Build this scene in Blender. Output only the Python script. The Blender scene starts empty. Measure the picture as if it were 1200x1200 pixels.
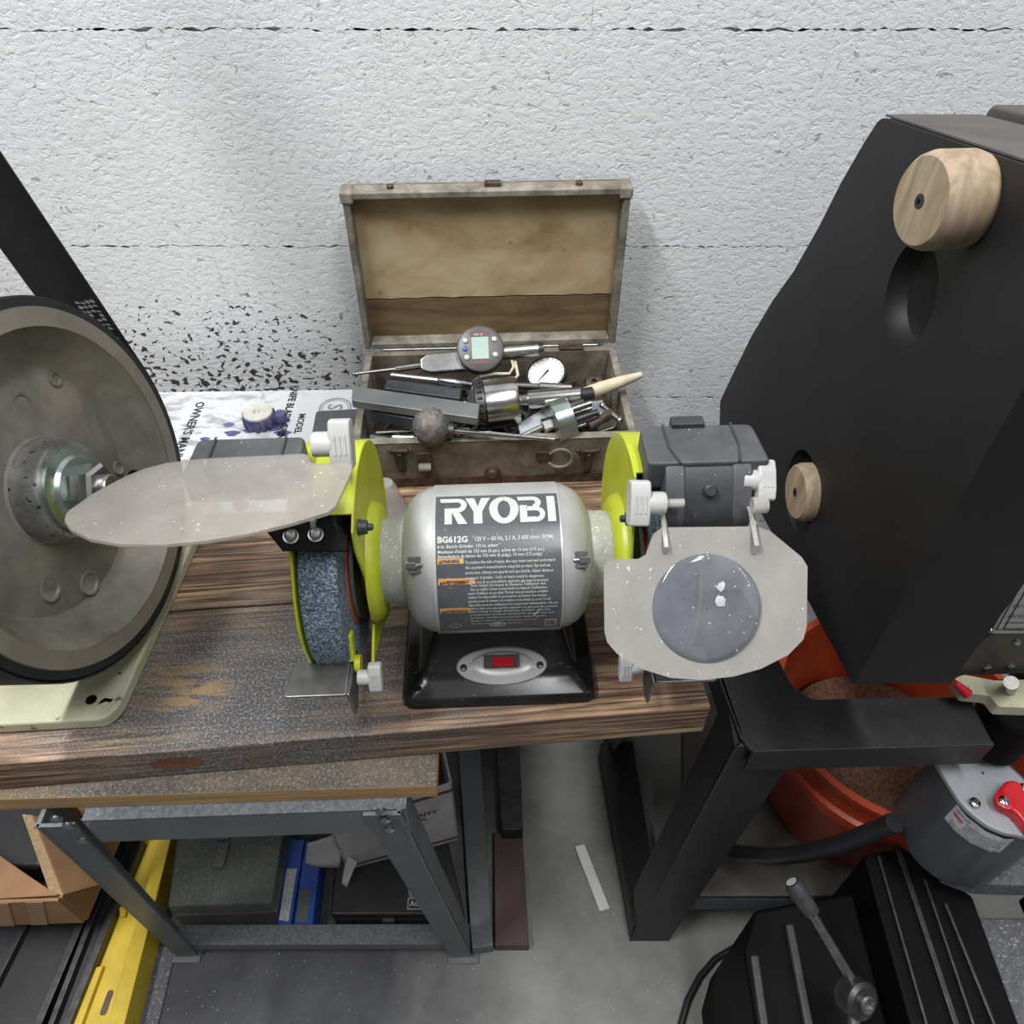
import bpy, bmesh, math, random
from mathutils import Vector, Matrix
random.seed(7)
S = bpy.context.scene
COL = S.collection
R = math.radians

# ------------------------------------------------------------------ camera, world, lamps, exposure
BENCH = 0.70
CAMZ = 1.235
FPX = 900.0
PITCH = R(45)
cd = bpy.data.cameras.new('camera'); cam = bpy.data.objects.new('camera', cd); COL.objects.link(cam)
cam.location = (0, 0, CAMZ); cam.rotation_euler = (R(90) - PITCH, 0, 0)
cd.sensor_fit = 'HORIZONTAL'; cd.sensor_width = 36; cd.lens = 36 * FPX / 1200
cd.clip_start = 0.02; cd.clip_end = 50
S.camera = cam

S.view_settings.view_transform = 'Standard'; S.view_settings.look = 'None'
S.view_settings.gamma = 1; S.view_settings.use_curve_mapping = False
S.view_settings.exposure = 0.0

w = bpy.data.worlds.new('shop_air'); S.world = w; w.use_nodes = True
w.node_tree.nodes['Background'].inputs[0].default_value = (0.92, 0.96, 1.0, 1)
w.node_tree.nodes['Background'].inputs[1].default_value = 0.18

def area(name, loc, size, power, color=(0.985, 0.99, 1.0), target=None):
    l = bpy.data.lights.new(name, 'AREA'); l.shape = 'RECTANGLE'; l.size, l.size_y = size
    l.energy = power; l.color = color
    o = bpy.data.objects.new(name, l); COL.objects.link(o); o.location = loc
    if target: o.rotation_euler = (Vector(target) - Vector(loc)).to_track_quat('-Z', 'Y').to_euler()
    return o
area('ceiling_lamp_right', (0.42, -0.15, 2.72), (0.16, 1.2), 30)
area('ceiling_lamp_left', (-0.85, 0.10, 2.72), (0.16, 1.2), 62)
area('ceiling_lamp_far', (1.9, -0.6, 2.72), (0.16, 1.5), 14)

# ------------------------------------------------------------------ layout helpers: where a sight line meets a plane
_s, _c = math.sin(PITCH), math.cos(PITCH)
def ray(px, py):
    u = (px - 600) / FPX; v = (600 - py) / FPX
    return Vector((u, _c + v * _s, -_s + v * _c))
CAM = Vector((0, 0, CAMZ))
def pz(px, py, Z): d = ray(px, py); return CAM + d * ((Z - CAMZ) / d.z)
def pY(px, py, Y): d = ray(px, py); return CAM + d * (Y / d.y)
def pX(px, py, X): d = ray(px, py); return CAM + d * (X / d.x)
def pP(px, py, C, n): d = ray(px, py); return CAM + d * (n.dot(C - CAM) / n.dot(d))
def pt(px, py, t): return CAM + ray(px, py) * t

# ------------------------------------------------------------------ materials
def lin(h):
    h = h.lstrip('#'); o = []
    for i in (0, 2, 4):
        x = int(h[i:i + 2], 16) / 255
        o.append(x / 12.92 if x <= 0.04045 else ((x + 0.055) / 1.055) ** 2.4)
    return (*o, 1)
class NT:
    def __init__(s, name):
        s.m = bpy.data.materials.new(name); s.m.use_nodes = True
        s.t = s.m.node_tree; s.b = s.t.nodes['Principled BSDF']; s.tc = None
    def n(s, typ, **kw):
        n = s.t.nodes.new(typ)
        for k, v in kw.items(): setattr(n, k, v)
        return n
    def l(s, a, b): s.t.links.new(a, b)
    def obj(s):
        if s.tc is None: s.tc = s.n('ShaderNodeTexCoord')
        return s.tc.outputs['Object']
    def pos(s): return s.n('ShaderNodeNewGeometry').outputs['Position']
    def mapping(s, src, scale=(1, 1, 1), rot=(0, 0, 0), loc=(0, 0, 0)):
        m = s.n('ShaderNodeMapping'); s.l(src, m.inputs[0])
        m.inputs['Scale'].default_value = scale; m.inputs['Rotation'].default_value = rot; m.inputs['Location'].default_value = loc
        return m.outputs[0]
    def noise(s, src, scale, detail=4, rough=0.55, dist=0.0):
        n = s.n('ShaderNodeTexNoise'); s.l(src, n.inputs['Vector'])
        n.inputs['Scale'].default_value = scale; n.inputs['Detail'].default_value = detail
        n.inputs['Roughness'].default_value = rough; n.inputs['Distortion'].default_value = dist
        return n.outputs['Fac']
    def voro(s, src, scale, feature='F1'):
        n = s.n('ShaderNodeTexVoronoi', feature=feature); s.l(src, n.inputs['Vector']); n.inputs['Scale'].default_value = scale
        return n.outputs['Distance']
    def ramp(s, fac, stops):
        r = s.n('ShaderNodeValToRGB'); e = r.color_ramp.elements
        while len(e) < len(stops): e.new(0.5)
        for i, (p, c) in enumerate(stops):
            e[i].position = p; e[i].color = lin(c) if isinstance(c, str) else (c, c, c, 1)
        s.l(fac, r.inputs[0]); return r.outputs[0]
    def mix(s, fac, a, b, blend='MIX'):
        m = s.n('ShaderNodeMix', data_type='RGBA', blend_type=blend)
        for x, i in ((fac, 0), (a, 6), (b, 7)):
            if isinstance(x, (int, float)): m.inputs[i].default_value = x
            elif isinstance(x, str): m.inputs[i].default_value = lin(x)
            else: s.l(x, m.inputs[i])
        return m.outputs[2]
    def math(s, op, a, b=0.0):
        m = s.n('ShaderNodeMath', operation=op)
        for i, x in enumerate((a, b)):
            if isinstance(x, (int, float)): m.inputs[i].default_value = x
            else: s.l(x, m.inputs[i])
        return m.outputs[0]
    def bump(s, h, strength, dist=0.002, prev=None):
        b = s.n('ShaderNodeBump'); s.l(h, b.inputs['Height']); b.inputs['Strength'].default_value = strength; b.inputs['Distance'].default_value = dist
        if prev is not None: s.l(prev, b.inputs['Normal'])
        return b.outputs[0]
    def base(s, c):
        if isinstance(c, str): s.b.inputs['Base Color'].default_value = lin(c)
        else: s.l(c, s.b.inputs['Base Color'])
    def set(s, **kw):
        for k, v in kw.items():
            i = s.b.inputs[k.replace('_', ' ')]
            if isinstance(v, (int, float)): i.default_value = v
            else: s.l(v, i)
def simple(name, c1, c2=None, scale=30, rough=0.5, metal=0.0, bump=0.0, bscale=200, speck=None, spk=500, amount=0.62, alpha=1.0, lo=0.35, hi=0.7, spec=0.5):
    """two-tone noise, optional pale or dark dust specks, optional fine relief"""
    t = NT(name); c = c1
    if c2: c = t.ramp(t.noise(t.obj(), scale, 5), [(lo, c1), (hi, c2)])
    if speck:
        f = t.ramp(t.noise(t.obj(), spk, 2), [(amount, 0.0), (amount + 0.06, 1.0)])
        c = t.mix(f, c, speck)
    t.base(c); t.set(Roughness=rough, Metallic=metal, Alpha=alpha)
    t.b.inputs['Specular IOR Level'].default_value = spec
    if bump: t.set(Normal=t.bump(t.noise(t.obj(), bscale, 3), bump, 0.001))
    return t.m

MAT = {}
def mats():
    D = MAT
    # painted block wall
    t = NT('white_block_paint'); p = t.pos()
    q = t.mapping(p, (1, 1, 1.45))
    n1 = t.noise(q, 95, 4, 0.6, 0.3); n2 = t.noise(q, 105, 5, 0.65, 0.8); n3 = t.noise(p, 6, 3)
    crv = t.ramp(n2, [(0.34, 0.0), (0.50, 1.0)])
    pit = t.ramp(t.noise(q, 85, 3, 0.55, 0.8), [(0.305, 1.0), (0.335, 0.0)])
    sep = t.n('ShaderNodeSeparateXYZ'); t.l(p, sep.inputs[0])
    def mr(src, a, b):
        m = t.n('ShaderNodeMapRange'); t.l(src, m.inputs[0]); m.inputs[1].default_value = a; m.inputs[2].default_value = b; return m.outputs[0]
    mz = mr(sep.outputs[2], 0.83, 0.68); mx = mr(sep.outputs[0], -0.13, -0.27)
    mask = t.math('MULTIPLY', mz, mx)
    thr = t.math('ADD', t.noise(t.mapping(p, (1, 1, 1.25)), 125, 2, 0.5, 0.4), t.math('MULTIPLY', mask, -0.145))
    heavy = t.ramp(thr, [(0.285, 1.0), (0.305, 0.0)])
    c = t.ramp(n3, [(0.3, '#dcdfe1'), (0.7, '#e4e6e7')])
    c = t.mix(t.math('MULTIPLY', pit, 0.55), c, '#6b6863')
    c = t.mix(t.math('MULTIPLY', t.math('MULTIPLY', heavy, mr(mask, 0.04, 0.3)), 0.95), c, '#2b2724')
    t.base(c); t.set(Roughness=0.42)
    h = t.math('ADD', t.math('MULTIPLY', n1, 0.55), t.math('MULTIPLY', crv, 0.40))
    h = t.math('SUBTRACT', h, t.math('MULTIPLY', pit, 0.4))
    t.set(Normal=t.bump(h, 0.45, 0.0035)); D['wall'] = t.m
    t = NT('painted_mortar'); p = t.pos()
    c = t.ramp(t.noise(p, 45, 3), [(0.36, '#77756f'), (0.48, '#c6c8c9')]); t.base(c); t.set(Roughness=0.7); D['mortar'] = t.m
    # concrete floor; dark left part has the viewer's shadow painted in with grinding dust
    t = NT('concrete'); p = t.pos()
    c = t.ramp(t.noise(p, 5, 8, 0.65), [(0.3, '#6d6d68'), (0.55, '#8b8b86'), (0.75, '#97958e')])
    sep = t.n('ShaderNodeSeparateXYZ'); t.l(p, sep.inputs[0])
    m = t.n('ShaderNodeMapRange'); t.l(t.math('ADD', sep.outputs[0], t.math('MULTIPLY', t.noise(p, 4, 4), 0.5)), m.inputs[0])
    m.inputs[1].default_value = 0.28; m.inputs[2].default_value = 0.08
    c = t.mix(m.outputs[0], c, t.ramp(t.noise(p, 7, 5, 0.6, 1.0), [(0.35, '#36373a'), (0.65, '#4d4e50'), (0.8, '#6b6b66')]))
    c = t.mix(t.ramp(t.noise(p, 260, 2), [(0.70, 0.0), (0.74, 1.0)]), c, '#b9b8b2')
    t.base(c); t.set(Roughness=0.75, Normal=t.bump(t.noise(p, 120, 4), 0.25, 0.001)); D['concrete'] = t.m
    # scorched pine planks
    t = NT('scorched_pine'); o = t.obj()
    g = t.noise(t.mapping(o, (1.6, 30, 30)), 2.0, 6, 0.62, 1.6)
    g2 = t.noise(t.mapping(o, (4, 160, 160)), 2.5, 4, 0.65, 0.4)
    c = t.ramp(g, [(0.30, '#4f382c'), (0.42, '#80624e'), (0.52, '#a58669'), (0.66, '#c8a981')])
    c = t.mix(t.ramp(g2, [(0.42, 0.9), (0.55, 0.0)]), c, '#3b291e')
    big = t.noise(t.mapping(o, (1, 1.6, 1)), 6, 4)
    c = t.mix(t.ramp(big, [(0.45, 0.0), (0.68, 0.6)]), c, '#4d3a2d')
    p = t.pos(); sep = t.n('ShaderNodeSeparateXYZ'); t.l(p, sep.inputs[0])
    # grey grit lying left of the grinding wheel
    v = t.n('ShaderNodeVectorMath', operation='DISTANCE'); t.l(t.mapping(p, (1.0, 1.9, 0)), v.inputs[0]); v.inputs[1].default_value = (-0.215, 0.63, 0)
    dm = t.n('ShaderNodeMapRange'); t.l(t.math('ADD', v.outputs['Value'], t.math('MULTIPLY', t.noise(p, 14, 5), 0.22)), dm.inputs[0])
    dm.inputs[1].default_value = 0.31; dm.inputs[2].default_value = 0.19
    grit = t.ramp(t.noise(p, 520, 2, 0.7), [(0.36, '#3c3d3f'), (0.54, '#626365'), (0.68, '#a2a3a5')])
    c = t.mix(t.math('MULTIPLY', dm.outputs[0], 0.85), c, grit)
    v2 = t.n('ShaderNodeVectorMath', operation='DISTANCE'); t.l(t.mapping(p, (1.0, 1.5, 0)), v2.inputs[0]); k = pz(212, 808, BENCH); v2.inputs[1].default_value = (k.x, k.y * 1.5, 0)
    sm = t.n('ShaderNodeMapRange'); t.l(v2.outputs['Value'], sm.inputs[0]); sm.inputs[1].default_value = 0.050; sm.inputs[2].default_value = 0.020
    stk = t.ramp(t.noise(t.mapping(p, (22, 90, 1), (0, 0, -0.45)), 1.0, 3, 0.6, 0.8), [(0.46, 0.0), (0.60, 0.6)])
    c = t.mix(t.math('MULTIPLY', sm.outputs[0], stk), c, '#b3925f')
    t.base(c); t.set(Roughness=0.55, Normal=t.bump(t.math('ADD', g, g2), 0.35, 0.0015)); D['pine'] = t.m
    D['edgewood'] = D['pine']
    t = NT('plywood_dusty'); p = t.pos(); o = t.obj()
    c = t.ramp(t.noise(t.mapping(o, (3, 40, 90)), 3, 4), [(0.35, '#8b6f47'), (0.65, '#a98a5c')])
    geo = t.n('ShaderNodeNewGeometry'); sp = t.n('ShaderNodeSeparateXYZ'); t.l(geo.outputs['Normal'], sp.inputs[0])
    grit = t.ramp(t.noise(p, 480, 2, 0.7), [(0.35, '#3c3a38'), (0.58, '#595653'), (0.72, '#89837b')])
    up = t.math('MULTIPLY', t.math('GREATER_THAN', sp.outputs[2], 0.7), t.ramp(t.noise(p, 9, 4), [(0.25, 0.55), (0.6, 0.95)]))
    t.base(t.mix(up, c, grit)); t.set(Roughness=0.85, Normal=t.bump(t.noise(p, 300, 3), 0.3, 0.001)); D['ply'] = t.m
    D['stand'] = simple('grey_stand_enamel', '#565b5c', '#646a6c', 18, 0.42, 0.0, 0.05, 300, '#8d9192', 420, 0.68)
    D['stand_dusty'] = simple('grey_enamel_dusty', '#484c50', '#64686c', 260, 0.7, 0, 0.1, 400, '#a2a5a8', 600, 0.66)
    D['chrome'] = simple('bright_steel', '#a2a2a0', '#c4c4c2', 60, 0.2, 1.0)
    D['steel'] = simple('dull_steel', '#8b8a88', '#a5a3a0', 90, 0.36, 1.0, 0.05, 500)
    D['darksteel'] = simple('dark_steel', '#3f3f40', '#58585a', 60, 0.42, 0.8)
    D['blacksteel'] = simple('black_painted_steel', '#1b1b1d', '#272729', 30, 0.48, 0, 0.06, 400, '#77797c', 330, 0.72)
    D['blackgloss'] = simple('black_gloss_enamel', '#0d0d0e', '#262523', 14, 0.24, 0, 0.02, 200, '#7a7a78', 420, 0.70)
    D['blackplastic'] = simple('black_plastic', '#2c2d2f', '#3a3b3d', 70, 0.5, 0, 0.08, 500, '#8a8a88', 420, 0.71)
    D['greyplastic'] = simple('dusty_grey_plastic', '#3e3f41', '#4e4f51', 50, 0.55, 0, 0.1, 500, '#a3a29e', 420, 0.71)
    D['silver'] = simple('silver_hammered_paint', '#9a9b99', '#a8a8a5', 40, 0.36, 0.2, 0.06, 700, '#8d8c86', 300, 0.72)
    D['silver_dusty'] = simple('silver_paint_dusty', '#96968e', '#aaa9a2', 40, 0.55, 0.15, 0.25, 500, '#c8c5bc', 420, 0.62)
    D['lime'] = simple('lime_plastic', '#a2aa20', '#b2bb2c', 30, 0.38, 0, 0.02, 300)
    D['knobwhite'] = simple('white_knob_plastic', '#a6a6a3', '#b4b4b1', 40, 0.4, 0, 0.04, 300)
    t = NT('grinding_stone'); o = t.obj()
    c = t.ramp(t.noise(o, 620, 3, 0.7), [(0.36, '#2c3742'), (0.5, '#54626f'), (0.62, '#97a4b0')]); t.base(c)
    t.set(Roughness=0.85, Normal=t.bump(t.noise(o, 620, 3, 0.7), 0.6, 0.001)); D['stone'] = t.m
    D['blotter'] = simple('rust_red_paper', '#8a4126', '#a35636', 60, 0.8)
    D['red'] = simple('red_plastic', '#b0141c', '#bf1c24', 40, 0.3)
    t = NT('rocker_red'); t.base('#a00c12'); t.set(Roughness=0.15); t.b.inputs['Emission Color'].default_value = (0, 0, 0, 1); D['rocker'] = t.m
    D['label'] = simple('charcoal_label', '#46494c', '#54575a', 25, 0.28, 0.1, 0.02, 200, '#8b8c8c', 500, 0.68)
    D['print'] = simple('pale_print', '#a9aba6', '#b6b7b2', 40, 0.5)
    D['orange_print'] = simple('orange_print', '#b5854f', '#bd9362', 60, 0.5)
    D['black_print'] = simple('black_ink', '#1d1d20', '#2a2a2e', 40, 0.6)
    D['grey_print'] = simple('grey_ink', '#75777b', '#8b8d90', 60, 0.6)
    D['red_print'] = simple('red_ink', '#a83a34', '#b84a42', 60, 0.6)
    # dusty clear plastic
    def clear(name, col, alpha, rough):
        t = NT(name); o = t.obj()
        n = t.noise(o, 34, 5, 0.6); sp = t.ramp(t.noise(o, 300, 2), [(0.70, 0.0), (0.73, 1.0)])
        t.base(t.mix(sp, t.ramp(n, [(0.3, col[0]), (0.7, col[1])]), '#cfcbc4'))
        a = t.math('ADD', t.math('MULTIPLY', n, 0.22), alpha - 0.11); a = t.math('MAXIMUM', a, t.math('MULTIPLY', sp, 0.95))
        t.set(Roughness=rough, Alpha=a); return t.m
    D['shield'] = clear('dusty_clear_shield', ('#918f8a', '#9c9993'), 0.86, 0.3)
    D['shield_thin'] = clear('hazy_clear_shield', ('#938e87', '#a19c94'), 0.56, 0.42)
    D['lens'] = clear('dusty_magnifier_lens', ('#65676d', '#7d7f86'), 0.70, 0.08)
    D['clear'] = clear('clear_plastic_arm', ('#a9a6a0', '#b8b4ae'), 0.6, 0.15)
    D['frost'] = clear('frosted_sleeve', ('#9aa3a8', '#b7bdc0'), 0.8, 0.25)
    # belt grinder
    t = NT('dusty_cast_aluminium'); o = t.obj()
    c = t.ramp(t.noise(o, 12, 6, 0.65), [(0.3, '#57534d'), (0.5, '#7a756d'), (0.72, '#9b958b')])
    t.base(c); t.set(Roughness=0.6, Metallic=0.2, Normal=t.bump(t.noise(o, 150, 4), 0.3, 0.001)); D['castal'] = t.m
    D['machined'] = simple('machined_rim', '#8f897e', '#a09a8f', 30, 0.42, 0.5, 0.03, 300)
    D['hub'] = simple('worn_silver_hub', '#8f8f8e', '#c0c0bd', 55, 0.32, 0.8, 0.1, 200, '#4a4743', 200, 0.63)
    D['zinc'] = simple('zinc_plate', '#93a09a', '#b9c3bd', 40, 0.25, 0.9)
    D['rubber'] = simple('black_rubber', '#17171a', '#222226', 60, 0.55)
    D['belt'] = simple('dark_belt_cloth', '#232224', '#2b2a2c', 120, 0.7, 0, 0.1, 800)
    D['cream'] = simple('chipped_cream_paint', '#9a9980', '#c2c1a4', 16, 0.55, 0, 0.1, 90, '#3c3a30', 70, 0.66)
    # toolbox
    t = NT('worn_case_cloth'); o = t.obj()
    c = t.ramp(t.noise(o, 26, 7, 0.7), [(0.28, '#3b342b'), (0.48, '#5f5748'), (0.66, '#7c7465'), (0.8, '#948e80')])
    t.base(c); t.set(Roughness=0.7, Normal=t.bump(t.noise(o, 140, 4), 0.35, 0.001)); D['case'] = t.m
    t = NT('worn_case_edge'); o = t.obj()
    c = t.ramp(t.noise(t.mapping(o, (1, 1, 1)), 40, 7, 0.7), [(0.3, '#4b463c'), (0.5, '#767164'), (0.72, '#9a968a')])
    t.base(c); t.set(Roughness=0.65, Normal=t.bump(t.noise(o, 160, 4), 0.4, 0.001)); D['caseedge'] = t.m
    t = NT('stained_lining_pale'); o = t.obj()
    c = t.ramp(t.noise(t.mapping(o, (1, 1, 1.8)), 9, 6, 0.6, 0.5), [(0.28, '#735b3f'), (0.44, '#a08865'), (0.62, '#b6a384'), (0.8, '#a0865f')])
    c = t.mix(t.ramp(t.noise(o, 70, 3), [(0.66, 0.0), (0.74, 0.7)]), c, '#7b6142')
    t.base(c); t.set(Roughness=0.8, Normal=t.bump(t.noise(o, 60, 5), 0.4, 0.0015)); D['lining'] = t.m
    t = NT('stained_lining_brown'); o = t.obj()
    c = t.ramp(t.noise(t.mapping(o, (1, 1, 6)), 9, 6, 0.6, 0.5), [(0.28, '#463726'), (0.5, '#685338'), (0.75, '#83704f')])
    t.base(c); t.set(Roughness=0.8, Normal=t.bump(t.noise(o, 60, 5), 0.4, 0.0015)); D['lining2'] = t.m
    D['rust'] = simple('rusty_fitting', '#3d3028', '#665547', 90, 0.55, 0.5, 0.15, 300)
    D['boneshaft'] = simple('pale_wood', '#b9ad92', '#cdc3aa', 60, 0.6)
    D['indicator'] = simple('indicator_grey', '#4a4446', '#57504f', 50, 0.4)
    D['lcd'] = simple('lcd_screen', '#9eb3a8', '#a6baaf', 20, 0.2)
    D['maroon'] = simple('maroon_band', '#4c2224', '#5a292b', 60, 0.4)
    D['blue'] = simple('blue_button', '#3a5484', '#46639a', 60, 0.4)
    D['whiteface'] = simple('white_dial', '#c8c9c6', '#d5d6d3', 40, 0.3)
    D['barlight'] = simple('ground_bar_grey', '#6b6f70', '#828685', 25, 0.45, 0.55, 0.05, 400)
    D['bardark'] = simple('ground_bar_charcoal', '#363b40', '#4b5156', 25, 0.45, 0.4, 0.05, 400, '#77797a', 350, 0.66)
    D['scaly'] = simple('scaly_grey_ball', '#57524f', '#7a7470', 190, 0.6, 0.3, 0.9, 190)
    # paper, cardboard
    t = NT('booklet_paper'); p = t.pos()
    sm = t.ramp(t.noise(t.mapping(p, (1, 2.4, 1)), 30, 5, 0.7, 0.6), [(0.5, 0.0), (0.62, 0.55)])
    sep = t.n('ShaderNodeSeparateXYZ'); t.l(p, sep.inputs[0]); m = t.n('ShaderNodeMapRange'); t.l(sep.outputs[0], m.inputs[0]); m.inputs[1].default_value = -0.22; m.inputs[2].default_value = -0.30
    t.base(t.mix(t.math('MULTIPLY', sm, m.outputs[0]), '#bfc1c3', '#4a4a4c')); t.set(Roughness=0.6); D['paper'] = t.m
    D['purple'] = simple('purple_plastic', '#3c3560', '#6b6690', 60, 0.3)
    D['capcream'] = simple('cream_cap', '#b9b6aa', '#cac8bd', 60, 0.5)
    D['cardboard'] = simple('brown_cardboard', '#8a6647', '#9c7653', 14, 0.75, 0, 0.05, 200)
    D['cardtape'] = simple('packing_tape_brown', '#9b7a5c', '#a98968', 30, 0.35)
    D['cardinner'] = simple('cardboard_cut_edge', '#a58a66', '#c0a681', 200, 0.85)
    D['yellow'] = simple('yellow_enamel', '#b89d1c', '#cfb42c', 20, 0.45, 0, 0.08, 300, '#6f6432', 300, 0.68)
    D['olive'] = simple('dusty_grey_green_case', '#484c47', '#5c5f5a', 14, 0.7, 0, 0.2, 400, '#9b9d98', 420, 0.64)
    D['bluebox'] = simple('blue_card', '#1c438f', '#2450a2', 30, 0.4)
    D['whitelabel'] = simple('smudged_white_label', '#9b9ba0', '#c3c3c6', 160, 0.6)
    D['mailer'] = simple('white_mailing_card', '#a6a3a2', '#b9b6b5', 25, 0.6)
    D['mailred'] = simple('mailing_red_stripe', '#5f2b30', '#6d3439', 40, 0.6)
    D['caseblack'] = simple('black_case_plastic', '#1d1e21', '#26272a', 40, 0.45, 0, 0.08, 500)
    D['brownbar'] = simple('brown_primer_steel', '#4a3a38', '#584543', 12, 0.6, 0, 0.05, 200, '#8a7d78', 300, 0.72)
    D['chalk'] = simple('white_chalk', '#cfcfc8', '#dadad4', 40, 0.9, 0, 0.2, 400)
    # band saw
    D['cover'] = simple('matt_black_cover', '#151516', '#201f1f', 9, 0.55, 0, 0.08, 350, '#8a8a88', 150, 0.78, spec=0.35)
    D['coverdusty'] = simple('dusty_black_cover', '#454341', '#5d5956', 12, 0.7, 0, 0.08, 350)
    t = NT('turned_wood'); o = t.obj()
    c = t.ramp(t.noise(t.mapping(o, (60, 60, 8)), 2.2, 5, 0.6, 0.4), [(0.3, '#80705c'), (0.5, '#9b8870'), (0.7, '#b2a088')])
    t.base(t.mix(t.math('MULTIPLY', t.noise(o, 25, 4), 0.4), c, '#6d5a45')); t.set(Roughness=0.6, Normal=t.bump(t.noise(t.mapping(o, (90, 90, 10)), 2, 3), 0.2, 0.001)); D['turned'] = t.m
    D['plate'] = simple('aluminium_label', '#a2a29e', '#b2b2ae', 40, 0.4, 0.3)
    D['arm'] = simple('grey_brown_casting', '#4a4742', '#57544e', 40, 0.5, 0.3)
    D['orange'] = simple('orange_bucket_plastic', '#a63c1e', '#b84a28', 8, 0.38, 0, 0.03, 100)
    D['dirt'] = simple('rusty_grit', '#4d3426', '#7a573f', 200, 0.95, 0, 0.6, 220)
    D['gearbox'] = simple('grey_gearbox_paint', '#44484c', '#4e5256', 25, 0.4)
    D['gearboxtop'] = simple('pale_grey_top', '#888b8f', '#95989c', 20, 0.35, 0, 0.03, 300, '#2d2d2f', 130, 0.70)
    D['grit_table'] = simple('gritty_grey_table', '#4c4d50', '#5f6064', 130, 0.8, 0, 0.3, 400, '#a9aaac', 420, 0.63)
    D['black'] = simple('black_machine_paint', '#060607', '#0a0a0b', 30, 0.6, spec=0.12)
    D['cordblack'] = simple('cord_rubber', '#1e1e20', '#26262a', 60, 0.4)
mats()

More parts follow.
